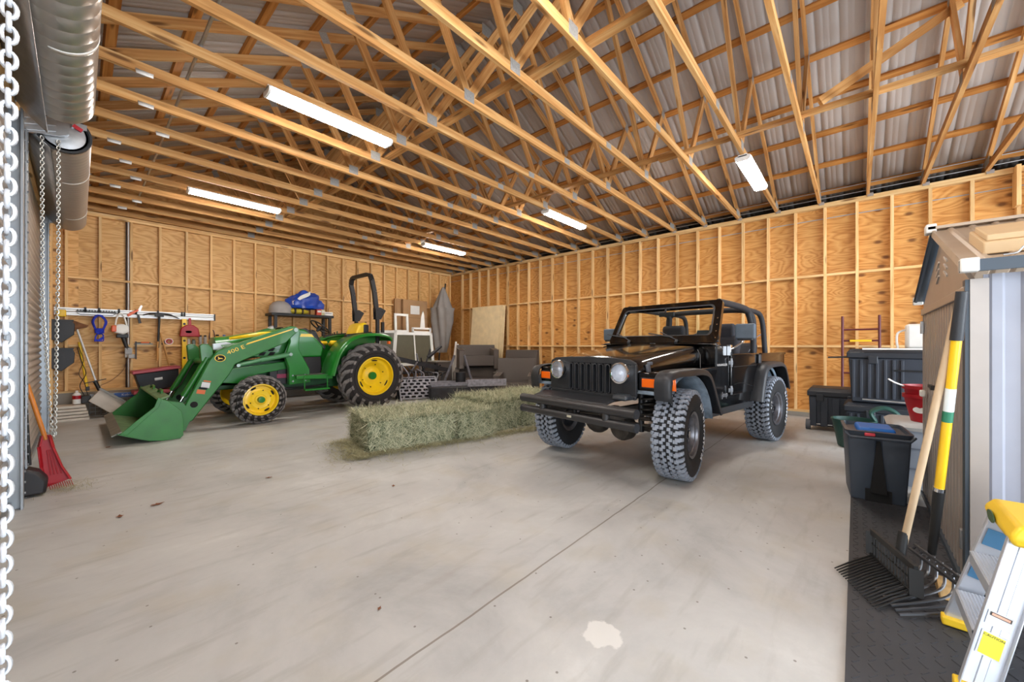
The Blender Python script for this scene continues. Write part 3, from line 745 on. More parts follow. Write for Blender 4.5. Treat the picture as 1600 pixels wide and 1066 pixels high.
    m.prism([(-.53, .74), (.53, .74), (.54, .80), (.545, 1.02), (.53, 1.075), (.47, 1.105), (.28, zt + .052), (.0, zt + .06), (-.28, zt + .052), (-.47, 1.105), (-.53, 1.075), (-.545, 1.02), (-.54, .80)][:2] + [(.54, .80), (.54, zl), (-.54, zl), (-.54, .80)][1:3], gx - .03, gx, axis=0)
    m.prism([(-.54, zt), (.54, zt), (.53, 1.085), (.47, 1.112), (.28, zt + .060), (0, zt + .066), (-.28, zt + .060), (-.47, 1.112), (-.53, 1.085)], gx - .03, gx, axis=0)
    ed = [-.275] + [s + .0392 for s in slots]
    for e_ in ed[1:-1] : m.box((gx - .015, e_, (zl + zt) / 2), (.034, .030, zt - zl))
    for s_ in (1, -1): m.box((gx - .015, s_ * .405, (zl + zt) / 2), (.03, .275, zt - zl))
    g = m.build('grille', M_PLAS, J, bevel=.006, seg=2)
    for s in slots:
        q = MB(); P = rr_(s - .025, s + .025, zl + .0, zt, .024); Q = rr_(s - .018, s + .018, zl + .01, zt - .01, .017)
        q.loft([[(gx + .006, a, b) for a, b in P], [(gx + .009, a, b) for a, b in Q], [(gx - .04, a, b) for a, b in Q]], caps=False); q.build('slot_rim', M_PLAS, g, smooth=40)
    MB().box((gx - .09, 0, .92), (.02, .6, .34)).build('radiator', M_DARK, g)
    # headlights
    AXF = Euler((0, PI / 2, 0)).to_matrix().to_4x4()
    for s_ in (1, -1):
        c0 = Matrix.Translation((gx + .034, s_ * .395, .985)) @ AXF
        m = MB(c0); m.lathe([(.080, .0), (.086, .026), (.098, .024), (.103, .008), (.103, -.002), (.080, -.002)], 40, closed=True); m.lathe([(.103, -.034), (.103, .0)], 40, caps=False); hl = m.build('headlight', M_CHROME, J, smooth=40)
        m = MB(c0); m.lathe([(.0, -.03), (.03, -.026), (.06, -.01), (.081, .008), (.081, .004), (.06, -.014), (0, -.035)], 36); m.build('reflector', mat('reflector', '#f4f6fa', .4, 0), hl)
        m = MB(c0); m.ball((0, 0, -.01), (.02, .02, .024), 14); m.build('bulb', mat('bulb_glass', '#f2f4f8', .1, emit=.25), hl)
        m = MB(c0); m.lathe([(.0, .034), (.03, .032), (.06, .026), (.083, .014)], 36)
        for k in range(5): m.box((0, (-2 + k) * .028, .028 - .006 * abs(k - 2)), (.004, .004, .004))
        m.build('lens', M_LENS, hl, smooth=60)
    # --- front wings, indicators, flares
    for s_ in (1, -1):
        wg = MB()
        wg.prism([(.33, .80), (.345, .98), (.32, 1.0), (-.86, 1.02), (-.86, .98), (.30, .96), (.30, .80)], s_ * .53, s_ * .745)
        wg.prism([(.345, .80), (.345, 1.0), (.315, 1.0), (.315, .80)], s_ * .53, s_ * .745)
        wg.prism([(-.52, .56), (-.52, .80), (-.40, .97), (-.86, 1.0), (-.86, .56)], s_ * (h - .03), s_ * h)
        wing = wg.build('wing', M_BLK, J, bevel=.012)
        q = MB(); q.box((.352, s_ * .655, .905), (.02, .145, .078)); q.build('turn_signal', M_AMBER, wing, bevel=.006)['label'] = 'amber turn signal'
        q = MB(); q.box((.347, s_ * .655, .905), (.018, .165, .098)); q.build('signal_bezel', M_PLAS, wing, bevel=.004)
        # inner liner
        q = MB(); P = [(.50 * math.cos(a), .46 + .52 * math.sin(a)) for a in [math.radians(k) for k in range(42, 181, 12)]]
        q.loft([[(x, s_ * .50, z) for x, z in P], [(x, s_ * .845, z) for x, z in P]], caps=False, closed=False); li = q.build('wheel_liner', M_LINER, wing); li.modifiers.new('s', 'SOLIDIFY').thickness = .01
        # flares, front and rear
        for (cx_, path) in (('front_flare', [(.395, .775), (.405, .90), (.37, .985), (.26, 1.02), (0, 1.025), (-.26, 1.02), (-.42, .97), (-.53, .82), (-.62, .66), (-.69, .54)]),
                            ('rear_flare', [(-1.80, .56), (-1.86, .74), (-1.95, .93), (-2.08, 1.01), (-2.35, 1.03), (-2.62, 1.02), (-2.76, .95), (-2.86, .80), (-2.92, .66)])):
            P = smooth_path([(x, 0, z) for x, z in path], 4); rings = []
            cc = Vector((0 if cx_[0] == 'f' else -2.37, 0, .45))
            for p in P:
                n_ = (p - cc).normalized(); i_ = lambda d, y: (p.x + n_.x * d, s_ * y, p.z + n_.z * d)
                rings.append([i_(.0, h - .01), i_(.004, h + .06), i_(-.004, h + .115), i_(-.022, h + .132), i_(-.062, h + .134), i_(-.062, h + .122), i_(-.024, h + .115), i_(-.018, h + .0)])
            q = MB(); q.loft(rings); fl_ = q.build(cx_, M_PLAS, J, smooth=60)
            if cx_[0] == 'r':
                q = MB(); P2 = [(-2.373 + .48 * math.cos(a), .45 + .53 * math.sin(a)) for a in [math.radians(k) for k in range(12, 161, 12)]]
                q.loft([[(x, s_ * .42, z) for x, z in P2], [(x, s_ * (h + .02), z) for x, z in P2]], caps=False, closed=False); q.build('wheel_liner', M_LINER, fl_).modifiers.new('s', 'SOLIDIFY').thickness = .008
            else:
                q = MB(); q.box((.33, s_ * (h + .128), .90), (.028, .022, .095), None, (0, .1, 0)); q.box((.30, s_ * (h + .13), .90), (.01, .012, .11), None, (0, .1, 0)); q.build('side_marker', M_AMBER, fl_, bevel=.005)['label'] = 'amber side marker'
    text('badge', 'WRANGLER', Matrix.Translation((-.97, h + .006, 1.03)) @ Euler((PI / 2, 0, PI)).to_matrix().to_4x4(), .035, .001, M_LET, J, sx=1.4)['label'] = 'small silver lettering on the bonnet side'
    text('badge', 'Jeep', Matrix.Translation((-1.04, h + .006, .70)) @ Euler((PI / 2, 0, PI)).to_matrix().to_4x4(), .085, .002, mat('badge_silver', '#b9bcc2', .3, .6), J)['label'] = 'silver lettering low behind the front wheel'
    m = MB()
    pass
    for s_ in (1, -1): MB().box((-1.25, s_ * (h - .03), .52), (1.3, .06, .08)).build('rocker_guard', M_PLAS, J, bevel=.01)
    # --- windshield
    Wb, Wt = (-.95, 1.265), (-1.215, 1.765); nx = (Wt[0] - Wb[0]); nz_ = (Wt[1] - Wb[1])
    def P_(u, v, d=0):   # u across -1..1, v 0..1 up, d outwards
        return (Wb[0] + nx * v + d * .88, u * (.715 - .05 * v), Wb[1] + nz_ * v + d * .47)
    def ring_(u0, u1, v0, v1, r, d, n=5):
        R_ = []
        for cu, cv, a0 in ((u1 - r, v1 - r * 1.3, 0), (u0 + r, v1 - r * 1.3, 90), (u0 + r, v0 + r * 1.3, 180), (u1 - r, v0 + r * 1.3, 270)):
            for k in range(n + 1): a = math.radians(a0 + 90 * k / n); R_.append(P_(cu + r * math.cos(a), cv + r * 1.3 * math.sin(a), d))
        return R_
    m = MB(); m.loft([ring_(-1, 1, 0, 1, .05, .03), ring_(-.90, .90, .16, .88, .07, .035), ring_(-.885, .885, .17, .87, .07, .01), ring_(-.885, .885, .17, .87, .07, -.03), ring_(-1, 1, 0, 1, .05, -.03), ring_(-1, 1, 0, 1, .05, .03)], caps=False)
    ws = m.build('windshield_frame', M_BLK, J, smooth=35, bevel=.003)
    m = MB(); m.loft([ring_(-.90, .90, .155, .885, .08, .038), ring_(-.87, .87, .18, .86, .08, .032)], caps=False); m.build('windshield_gasket', mat('gasket', '#3e4045', .5), ws)
    m = MB(); m.add(ring_(-.89, .89, .165, .875, .06, .012), [tuple(range(24))]); m.build('windshield_glass', M_GLASS, ws, smooth=0)
    m = MB(); m.box(P_(.72, .24, -.02), (.004, .14, .10), None, (0, -.49, 0)); m.build('inspection_sticker', mat('sticker_dark', '#2a3038', .5), ws)
    for s_, u in ((1, .35), (-1, -.55)):
        m = MB(); a = P_(u + .02, .03, .06); b = P_(u - .32, .24, .05); m.cyl(a, b, .006, n=6); m.cyl((a[0] + .03, a[1], a[2] - .03), a, .016, n=10); m.beam(P_(u - .08, .12, .045), P_(u - .55, .22, .045), .01, .014); m.build('wiper', mat('wiper_grey', '#55585c', .5, .3), ws)
    m = MB()
    for v in (.1, .25, .4, .55): m.cyl(P_(.96, v, .03), P_(.96, v, .036), .008, n=8)
    m.build('frame_bolt', M_CHROME, ws)
    m = MB(); m.box((-1.16, 0, 1.64), (.03, .2, .055)); m.cyl((-1.13, 0, 1.66), (-1.14, 0, 1.72), .012, n=8); m.build('rear_view_mirror', M_PLAS, ws, bevel=.01)
    # --- sport bar (padded)
    M_PAD = mat('bar_padding', '#232327', .7, bump=.1)
    m = MB()
    m.tube(smooth_path([(-2.33, -.60, 1.12), (-2.32, -.60, 1.56), (-2.29, -.55, 1.69), (-2.28, -.42, 1.73), (-2.28, 0, 1.735), (-2.28, .42, 1.73), (-2.29, .55, 1.69), (-2.32, .60, 1.56), (-2.33, .60, 1.12)], 5), .038, n=10)
    for s_ in (1, -1):
        m.tube(smooth_path([(-1.24, s_ * .60, 1.755), (-1.7, s_ * .585, 1.75), (-2.12, s_ * .57, 1.73), (-2.27, s_ * .56, 1.68), (-2.32, s_ * .59, 1.5)], 5), .040, n=10)
        m.tube(smooth_path([(-2.2, s_ * .53, 1.73), (-2.6, s_ * .54, 1.715), (-2.76, s_ * .55, 1.66), (-2.83, s_ * .56, 1.50), (-2.88, s_ * .57, 1.12)], 5), .034, n=10)
    m.build('sport_bar', M_PAD, J, smooth=60)
    # --- seats, wheel
    for s_ in (1, -1):
        m = MB(); m.prism([(-1.55, .86), (-1.50, .98), (-1.58, 1.02), (-1.95, .96), (-2.0, .86)], s_ * .34 - .22, s_ * .34 + .22)
        m.prism([(-1.93, .95), (-1.80, .98), (-1.93, 1.36), (-2.03, 1.38), (-2.07, 1.3)], s_ * .34 - .22, s_ * .34 + .22)
        se = m.build('seat', M_SEAT, J, bevel=.05, seg=3)
        m = MB(); m.prism([(-1.95, 1.34), (-1.93, 1.50), (-1.98, 1.545), (-2.05, 1.50), (-2.06, 1.34)], s_ * .34 - .16, s_ * .34 + .16); m.build('headrest', M_SEAT, se, bevel=.04, seg=3)
    m = MB(); m.prism([(-2.75, .9), (-2.55, .98), (-2.72, 1.28), (-2.85, 1.28)], -.5, .5); m.build('rear_bench', M_SEAT, J, bevel=.05, seg=3)
    m = MB(); SW = Matrix.Translation((-1.42, .34, 1.22)) @ Euler((0, -1.05, 0)).to_matrix().to_4x4(); m.tube([(.19 * math.cos(a), .19 * math.sin(a), 0) for a in [2 * PI * k / 28 for k in range(28)]], .014, n=8, closed=True, M=SW)
    for a in (0, 2.1, 4.2): m.cyl((0, 0, -.02), (.19 * math.cos(a), .19 * math.sin(a), 0), .012, n=6, M=SW)
    m.cyl((-1.42, .34, 1.2), (-1.1, .34, 1.05), .02, n=8); m.build('steering_wheel', M_PLAS, J)
    m = MB(); m.prism([(-1.12, 1.0), (-.9, 1.0), (-.9, 1.26), (-1.08, 1.25), (-1.16, 1.18)], -.68, .68); m.build('dashboard', M_PLAS, J, bevel=.02)
    # --- bumper of two tubes
    m = MB(); m.tube([(.69, -.68, .675), (.69, -.66, .675), (.69, .72, .675), (.69, .74, .675)], .043, n=18); b = m.build('bumper_tube', M_TUBE, J, smooth=50)
    m = MB(); m.tube([(.68, -.68, .56), (.68, .74, .56)], .040, n=18); b2 = m.build('bumper_tube', M_TUBE, J, smooth=50)
    for s_ in (1, -1):
        MB().cyl((.685, s_ * .40 + .03, .66), (.682, s_ * .40 + .03, .575), .034, n=14).build('bumper_upright', M_TUBE, b)
        for zz in (.675, .56): MB().cyl((.685, s_ * .70 + .03, zz), (.685, s_ * .713 + .03, zz), .041, n=18).build('end_plug', M_PLAS, b)
        MB().box((.53, s_ * .36, .63), (.22, .06, .10)).build('frame_horn', M_STEEL, J, bevel=.005)
    m = MB(); m.box((.54, -.08, .725), (.20, .95, .02), None, (0, .2, 0)); m.build('bumper_cover', M_PLAS, J, bevel=.01)
    m = MB(); m.prism([(.36, .74), (.52, .74), (.50, .79), (.42, .80)], .36, .52); m.build('tow_hook_cover', mat('crumpled_black', '#30353a', .4, bump=.6, bscale=25), J, bevel=.02)
    MB().box((.722, .03, .565), (.006, .05, .02)).build('tag', mat('tag_tan', '#b9b4a0', .5), b2)
    # --- chassis
    m = MB()
    for s_ in (1, -1): m.box((-1.2, s_ * .36, .60), (3.6, .07, .11))
    m.box((-1.5, 0, .55), (.5, .7, .06)); m.box((-3.0, 0, .6), (.08, .8, .1)); m.build('frame_rail', M_STEEL, J)
    for x_ in (0, -2.373):
        m = MB(); m.cyl((x_, -.62, .42), (x_, .62, .42), .038, n=12); m.ball((x_, -.18 if x_ == 0 else 0, .42), (.14, .15, .15), 16); m.build('axle', M_STEEL, J)
    m = MB(); m.lathe([(0, .1), (.11, .1), (.13, .06), (.13, -.02), (0, -.03)], 24, Matrix.Translation((.05, .20, .40)) @ AXF); m.build('differential_cover', M_STEEL, J)
    m = MB(); m.cyl((.12, -.6, .45), (.12, .6, .47), .016, n=8); m.cyl((.16, -.3, .5), (.16, .55, .55), .014, n=8); m.build('steering_link', M_STEEL, J)
    for s_ in (1, -1):
        for x_ in (.03, -2.35):
            m = MB(); pts = [(x_ + .07 + .068 * math.cos(a), s_ * .50 + .068 * math.sin(a), .48 + .30 * a / (12 * PI)) for a in [k * PI / 8 for k in range(97)]]
            m.tube(pts, .010, n=6); m.build('coil_spring', M_STEEL, J)
        m = MB(); m.cyl((.12, s_ * .43, .4), (.10, s_ * .42, .85), .028, n=10); m.build('shock_absorber', M_PBLK0, J)
    m = MB(); m.box((-3.135, .66, .83), (.04, .10, .16)); tl = m.build('tail_light', mat('tail_red', '#5d1216', .3), J, bevel=.01)
    m = MB(); m.box((-3.155, .68, .83), (.05, .13, .19)); m.build('tail_housing', M_PLAS, tl, bevel=.01)
    m = MB(); m.box((-3.2, 0, .62), (.1, 1.2, .11)); m.build('rear_bumper', M_PLAS, J, bevel=.02)
    m = MB(); m.tube(smooth_path([(-2.80, .54, 1.4), (-2.75, .50, 1.35), (-2.6, .45, 1.15)], 4), .018, n=6, flat=.2); m.build('seat_belt', mat('belt_grey', '#7b7f88', .8), J)
    return J
make_offroader()
# ------------------------------------------------------------------ green compact tractor with front loader
M_GRN = mat('tractor_green', '#1c7424', .3, coat=.35, var=.07, vscale=3)
M_GRND = mat('loader_green', '#1f6f20', .42, coat=.1, var=.15, vscale=6)
M_GRNW = mat('worn_green', '#5f7a52', .6, var=.35, vscale=8)
M_YEL = mat('tractor_yellow', '#f0c814', .35, coat=.25, var=.05)
M_TRUB = mat('tractor_rubber', '#2a2727', .85, var=.25, vscale=6, bump=.2)
M_LUG = mat('lug_dusty', '#77726f', .9, var=.3, vscale=20, bump=.2)
M_PBLK = mat('satin_black', '#17171a', .45, var=.1)
M_CYLG = mat('cylinder_green', '#4d8a5c', .28, coat=.4)
M_ORG = mat('orange_label', '#d8682a', .5)

def ag_tyre(R_, W_, r, par, n, lug, side):
    """axle along Y, outer face towards +Y*side; chevron lugs"""
    AX = Euler((-PI / 2 * side, 0, 0)).to_matrix().to_4x4(); h = W_ / 2
    m = MB(AX)
    m.lathe([(r - .005, -h + .06), (r + .03, -h + .02), (r + (R_ - r) * .45, -h - .0), (R_ - .10, -h + .015), (R_ - lug - .02, -h + .07), (R_ - lug, 0), (R_ - lug - .02, h - .07), (R_ - .10, h - .015), (r + (R_ - r) * .45, h), (r + .05, h - .015), (r + .03, h - .03), (r - .005, h - .06), (r + .01, 0)], 64, closed=True)
    for q in (.30, .62): m.lathe([(r + (R_ - r) * q, h - .008), (r + (R_ - r) * q + .006, h + .006), (r + (R_ - r) * q + .012, h - .008)], 64, caps=False)
    t = m.build('tyre', M_TRUB, par, smooth=50)
    m = MB(AX)
    for k in range(n):
        for s_ in (-1, 1):
            a0 = 2 * PI * (k + (.5 if s_ > 0 else 0)) / n; rings = []
            K = 6
            for j in range(K + 1):
                u = j / K; v = (-.04 + (h + .02) * u) * s_ ; ang = a0 + u * (1.25 * W_ / 2) / R_ * -1
                drop = 0 if u < .7 else (u - .7) / .3 * .055
                wv = (.034 if u < .8 else .042) * (R_ / .64); 
                if u == 1: drop = .10; v = (h - .0) * s_
                top = R_ - drop; bot = R_ - lug - .03 - drop * .8
                ring = []
                for (du, rr) in ((-wv * 1.2, bot), (-wv * .7, top), (wv * .7, top), (wv * 1.2, bot)):
                    aa = ang + du / R_; ring.append((rr * math.cos(aa), rr * math.sin(aa), v))
                rings.append(ring)
            m.loft(rings)
    m.build('tread_lugs', M_LUG, t, smooth=30, weld=False)
    return t
def ag_rim(r, W_, par, side, hubz, dish, slots):
    AX = Euler((-PI / 2 * side, 0, 0)).to_matrix().to_4x4(); h = W_ / 2
    m = MB(AX)
    m.lathe([(r + .012, h - .055), (r + .014, h - .028), (r - .006, h - .026), (r - .016, h - .05), (r - .022, h - .10), (r - .03, h - .16), (r - .03, -h + .1), (r + .012, -h + .04), (r + .0, -h + .04), (r - .05, -h + .1), (r - .05, h - .17), (r - .03, h - .10)], 56, closed=True)
    m.lathe([(0, hubz + .0), (r * .30, hubz), (r * .36, hubz - .012), (r * .52, hubz - .012), (r * .60, hubz + dish * .3), (r * .78, hubz + dish), (r - .024, hubz + dish), (r - .024, hubz + dish - .012), (r * .78, hubz + dish - .012), (r * .5, hubz - .03), (0, hubz - .03)], 56)
    rim = m.build('rim', M_YEL, par, smooth=30)
    m = MB(AX)
    for k in range(slots):
        a = 2 * PI * k / slots + .5; rad = r * .84
        m.tube([(rad * math.cos(a + q), rad * math.sin(a + q), hubz + dish + .001) for q in (-.22, -.15, 0, .15, .22)], [.002, .012, .016, .012, .002], n=8, flat=1)
    m.build('slot', M_DARK, rim)
    m = MB(AX)
    for k in range(6):
        a = 2 * PI * k / 6 + .3; q = r * .62; m.cyl((q * math.cos(a), q * math.sin(a), hubz + .0), (q * math.cos(a), q * math.sin(a), hubz + dish * .5 + .01), .01, n=8)
    m.build('bolt_hole', M_DARK, rim)
    m = MB(AX); m.lathe([(r * .21, hubz - .01), (r * .21, hubz + .05), (r * .19, hubz + .065), (0, hubz + .07)], 32); m.build('hub', M_GRN, rim)
    return rim

def make_tractor():
    TX, TY = 1.925, 7.86
    T = thing('tractor', 'green and yellow compact tractor with front loader and black roll bar', 'tractor', (TX, TY, 0), PI)
    X = lambda wx: TX - wx          # world X -> local x (forward)
    # wheels
    for (wx, yl, R_, W_, r, n, lug) in ((3.87, .68, .645, .42, .36, 20, .035), (1.925, .72, .385, .29, .235, 20, .022)):
        for s_ in (1, -1):
            w_ = bpy.data.objects.new('wheel', None); C.objects.link(w_); w_.parent = T; w_.location = (X(wx), s_ * yl, R_); w_.empty_display_size = .1
            if s_ > 0 : pass
            ag_tyre(R_, W_, r, w_, n, lug, s_); big = R_ > .5
            ag_rim(r, W_, w_, s_, W_ / 2 - (.20 if big else .06), (.09 if big else -.03), 3 if big else 4)
    # hood (x from nose 1.40.. to cowl)
    nose, back = X(1.42), X(2.62)
    rings = []
    for i in range(11):
        t = i / 10; x = nose + (back - nose) * t; zt = 1.33 + .20 * min(1, t * 1.1) ** .8 + .02 * t; hw = .27 + .045 * min(1, t * 3)
        if i == 0: zt = 1.27; hw = .24; x += .00
        if i == 1: x = nose - .03
        zb_ = 1.15 - .13 * min(1, t * 1.5)
        r = [(x, -hw, zb_), (x, -hw - .008, (zb_ + zt) / 2), (x, -hw + .02, zt - .08), (x, -hw + .09, zt - .02), (x, -.1, zt + .005), (x, 0, zt + .008)]
        r += [(p[0], -p[1], p[2]) for p in r[-2::-1]]; rings.append(r)
    m = MB(); m.loft(rings, closed=False, caps=False); m.add([p for p in rings[0]], [tuple(range(len(rings[0])))])
    hd = m.build('hood', M_GRN, T, smooth=50); 
    for s_ in (1, -1):
        q = MB(); q.loft([[(X(1.62), s_ * .292, 1.375), (X(1.62), s_ * .296, 1.33)], [(X(2.05), s_ * .30, 1.47), (X(2.05), s_ * .319, 1.405)], [(X(2.55), s_ * .302, 1.50), (X(2.55), s_ * .32, 1.46)]], caps=False, closed=False); q.build('hood_stripe', M_YEL, hd).modifiers.new('s', 'SOLIDIFY').thickness = .006
        q = MB()
        for (xa, xb) in ((2.02, 2.10), (2.16, 2.24)):
            for (za, zc) in ((1.07, 1.13), (1.145, 1.20), (1.215, 1.28)): q.prism([(X(xa), za), (X(xb), za), (X(xb + .04), zc), (X(xa + .04), zc)], s_ * .312, s_ * .326)
        q.build('grille_vent', M_DARK, hd)
        q = MB(); q.prism([(nose + .01, 1.17), (nose + .015, 1.27), (nose - .16, 1.30), (nose - .28, 1.27), (nose - .06, 1.17)], s_ * .20, s_ * .295); q.build('headlamp', mat('headlamp_glass', '#cfd6da', .12, .1, coat=.8), hd, bevel=.01)
    q = MB(); q.box((nose + .0, 0, 1.02), (.05, .46, .36)); q.build('front_grille', M_PBLK, hd, bevel=.02)
    # side cowl and dash tower
    m = MB()
    cow = [(X(2.50), 1.03), (X(2.48), 1.50), (X(2.60), 1.55), (X(2.75), 1.53), (X(2.95), 1.37), (X(3.08), 1.22), (X(3.05), 1.03)]
    m.prism(cow, -.36, .36); c_ = m.build('cowl', M_GRN, T, bevel=.03, seg=3)
    for s_ in (1, -1): MB().prism([(X(2.66), 1.40), (X(2.68), 1.455), (X(2.86), 1.455), (X(2.90), 1.40)], s_ * .355, s_ * .365).build('cowl_badge', M_YEL, c_)
    m = MB(); m.prism([(X(2.68), 1.545), (X(2.78), 1.56), (X(3.13), 1.22), (X(3.10), 1.16), (X(2.76), 1.50)], -.34, .34); m.build('dash_panel', M_PBLK, c_, bevel=.01)
    m = MB(); m.prism([(X(2.52), .64), (X(2.55), 1.06), (X(3.05), 1.06), (X(3.07), .68)], -.30, .30); m.build('side_panel', mat('panel_black', '#241f20', .6), T, bevel=.01)
    m = MB(); m.prism([(X(2.90), 1.28), (X(2.93), 1.55), (X(3.03), 1.53), (X(3.2), 1.18)], -.13, .13); m.build('steering_column', M_PBLK, T, bevel=.03)
    SWM = Matrix.Translation((X(3.16), 0, 1.60)) @ Euler((0, math.radians(-38), 0)).to_matrix().to_4x4()
    m = MB(SWM); m.tube([(.20 * math.cos(a), .20 * math.sin(a), 0) for a in [2 * PI * k / 30 for k in range(30)]], .014, n=8, closed=True)
    for a in (.5, 2.6, 4.7): m.cyl((0, 0, -.02), (.20 * math.cos(a), .20 * math.sin(a), 0), .012, n=6)
    m.lathe([(0, .02), (.04, .015), (.045, -.03), (.02, -.10)], 20); m.build('steering_wheel', M_PBLK, T)
    m = MB(); m.tube([(X(2.45) , -.02 + .2 * math.cos(a), 1.53 + .035 * math.sin(a)) for a in [PI * k / 10 for k in range(11)]], .02, n=8); m.build('exhaust_guard', M_PBLK, T)
    # engine, chassis, underside
    m = MB(); m.box((X(2.0), 0, .78), (1.0, .34, .42)); m.box((X(1.55), 0, .60), (.5, .34, .16)); m.box((X(3.1), 0, .62), (1.5, .42, .36)); m.box((X(3.8), 0, .72), (.6, .5, .5)); eng = m.build('transmission', mat('engine_green', '#174d24', .5, var=.25, vscale=9), T, bevel=.02)
    m = MB(); m.cyl((X(1.925), -.6, .385), (X(1.925), .6, .385), .075, n=14); m.box((X(1.925), 0, .46), (.2, .4, .2)); m.cyl((X(3.87), -.55, .645), (X(3.87), .55, .645), .11, n=16); m.build('axle', M_GRN, T)
    m = MB(); m.box((X(2.33), .30, .70), (.30, .14, .26)); m.build('filter_housing', M_PBLK, eng); m = MB(); m.box((X(2.36), .376, .71), (.15, .01, .07)); m.build('filter_label', mat('label_maroon', '#8c2a4a', .5), eng)
    m = MB(); m.cyl((X(2.28), .34, .83), (X(2.28), .34, .60), .035, n=12); m.cyl((X(2.45), .34, .80), (X(2.5), .34, .62), .012, n=8); m.cyl((X(2.2), .40, .50), (X(3.1), .40, .50), .012, n=8); m.tube(smooth_path([(X(2.0), .36, .62), (X(2.3), .42, .50), (X(2.7), .40, .47), (X(3.2), .3, .52)], 5), .014); m.build('hydraulic_pipe', M_PBLK, eng)
    # platform and step
    m = MB(); m.box((X(2.83), 0, .70), (.62, 1.30, .035)); m.prism([(X(2.50), .66), (X(2.50), .72), (X(3.12), .72), (X(3.12), .63)], .63, .655); m.prism([(X(2.50), .66), (X(2.50), .72), (X(3.12), .72), (X(3.12), .63)], -.655, -.63); pf = m.build('platform', M_GRN, T, bevel=.01)
    m = MB(); m.box((X(2.8), 0, .721), (.58, 1.2, .008)); m.build('floor_mat', mat('mat_grey', '#5b5852', .9), pf)
    for s_ in (1, -1):
        m = MB()
        for xx in (2.63, 3.02): m.box((X(xx), s_ * .66, .59), (.02, .02, .26))
        m.box((X(2.83), s_ * .68, .465), (.42, .10, .03)); m.build('step', M_GRN, pf, bevel=.004)
    # fenders: curved shell over the rear tyre
    for s_ in (1, -1):
        path = [(3.00, .70), (3.06, .92), (3.14, 1.13), (3.28, 1.31), (3.46, 1.42), (3.68, 1.475), (3.95, 1.485), (4.12, 1.46), (4.22, 1.40), (4.21, 1.36)]
        P = smooth_path([(X(a), 0, b) for a, b in path], 4); cc = Vector((X(3.87), 0, .62)); rings = []
        for p in P:
            n_ = (p - cc).normalized(); q = lambda d, y: (p.x - n_.x * d, s_ * y, p.z - n_.z * d)
            rings.append([q(0.03, .40), q(0, .44), q(0, .82), q(.012, .865), q(.055, .885), q(.06, .87), q(.025, .85), q(.02, .44), q(.05, .40)])
        m = MB(); m.loft(rings); fd = m.build('fender', M_GRN, T, smooth=55)
        m = MB(); m.prism([(X(a), b) for a, b in path[:8]] + [(X(4.0), 1.0), (X(3.3), .70)], s_ * .40, s_ * .425); m.build('fender_side', M_GRN, fd)
        m = MB(); m.prism([(X(3.40), 1.32), (X(3.44), 1.46), (X(3.95), 1.52), (X(4.0), 1.47)], s_ * .42, s_ * .56); m.build('fender_console', M_PBLK, fd, bevel=.02)
        m = MB(); m.box((X(4.19), s_ * .78, 1.30), (.05, .07, .06)); m.build('tail_lamp', M_AMBER, fd, bevel=.01)
        m = MB(); m.cyl((X(3.25), s_ * .33, 1.30), (X(3.42), s_ * .33, 1.29), .04, n=12); m.ball((X(3.24), s_ * .33, 1.30), .042, 12); m.build('armrest', M_YEL, fd)
    # seat
    m = MB(); m.prism([(X(3.42), 1.22), (X(3.40), 1.30), (X(3.85), 1.28), (X(3.9), 1.18)], -.26, .26); se = m.build('seat', M_YEL, T, bevel=.03, seg=3)
    m = MB(); m.prism([(X(3.78), 1.26), (X(3.72), 1.36), (X(3.84), 1.66), (X(3.92), 1.72), (X(4.02), 1.72), (X(4.04), 1.5), (X(3.92), 1.25)], -.25, .25); m.build('seat_back', M_YEL, se, bevel=.06, seg=4)
    m = MB(); m.prism([(X(3.45), .95), (X(3.45), 1.22), (X(3.9), 1.20), (X(3.95), .95)], -.22, .22); m.build('seat_base', M_PBLK, se)
    # roll bar: two posts and folded hoop
    RX = 4.12
    m = MB()
    for s_ in (1, -1): m.box((X(RX), s_ * .46, 1.50), (.06, .08, 1.0))
    m.box((X(RX), 0, 1.02), (.08, 1.0, .08)); rb = m.build('roll_bar_post', M_PBLK, T, bevel=.008)
    hp = [(X(RX - .02), -.46, 1.94), (X(RX - .07), -.46, 2.35), (X(RX - .12), -.455, 2.58), (X(RX - .13), -.40, 2.69), (X(RX - .13), -.30, 2.72), (X(RX - .13), .30, 2.72), (X(RX - .13), .40, 2.69), (X(RX - .12), .455, 2.58), (X(RX - .07), .46, 2.35), (X(RX - .02), .46, 1.94)]
    m = MB()
    for a, b in zip(hp[:-1], hp[1:]): m.beam(a, b, .062, .085, up=(1, 0, 0)); m.ball(b, (.03, .04, .03), 8)
    m.build('roll_bar_hoop', M_PBLK, rb)
    for s_ in (1, -1):
        m = MB()
        for dy in (-.05, .05): m.prism([(X(RX - .06), 1.78), (X(RX - .07), 2.02), (X(RX + .04), 2.03), (X(RX + .16), 1.97), (X(RX + .05), 1.78)], s_ * .46 + dy - .006, s_ * .46 + dy + .006)
        for (xx, zz) in ((RX - .02, 1.98), (RX + .09, 1.95), (RX - .01, 1.83)): m.cyl((X(xx), s_ * .46 - .07, zz), (X(xx), s_ * .46 + .07, zz), .014, n=8)
        m.box((X(RX + .11), s_ * .47, 1.62), (.05, .06, .22)); m.build('roll_bar_hinge', M_PBLK, rb)
    m = MB(); m.box((X(3.98), .22, 1.58), (.12, .10, .2)); m.build('control_lever', M_PBLK, T, bevel=.03)
    # --- loader
    arm = [(2.55, 1.505), (2.50, 1.565), (2.42, 1.575), (1.80, 1.34), (1.50, 1.20), (1.40, 1.165), (1.30, 1.02), (.94, .20), (.96, .10), (1.10, .145), (1.55, .80), (1.62, .95), (1.75, 1.02), (2.34, 1.29), (2.46, 1.42)]
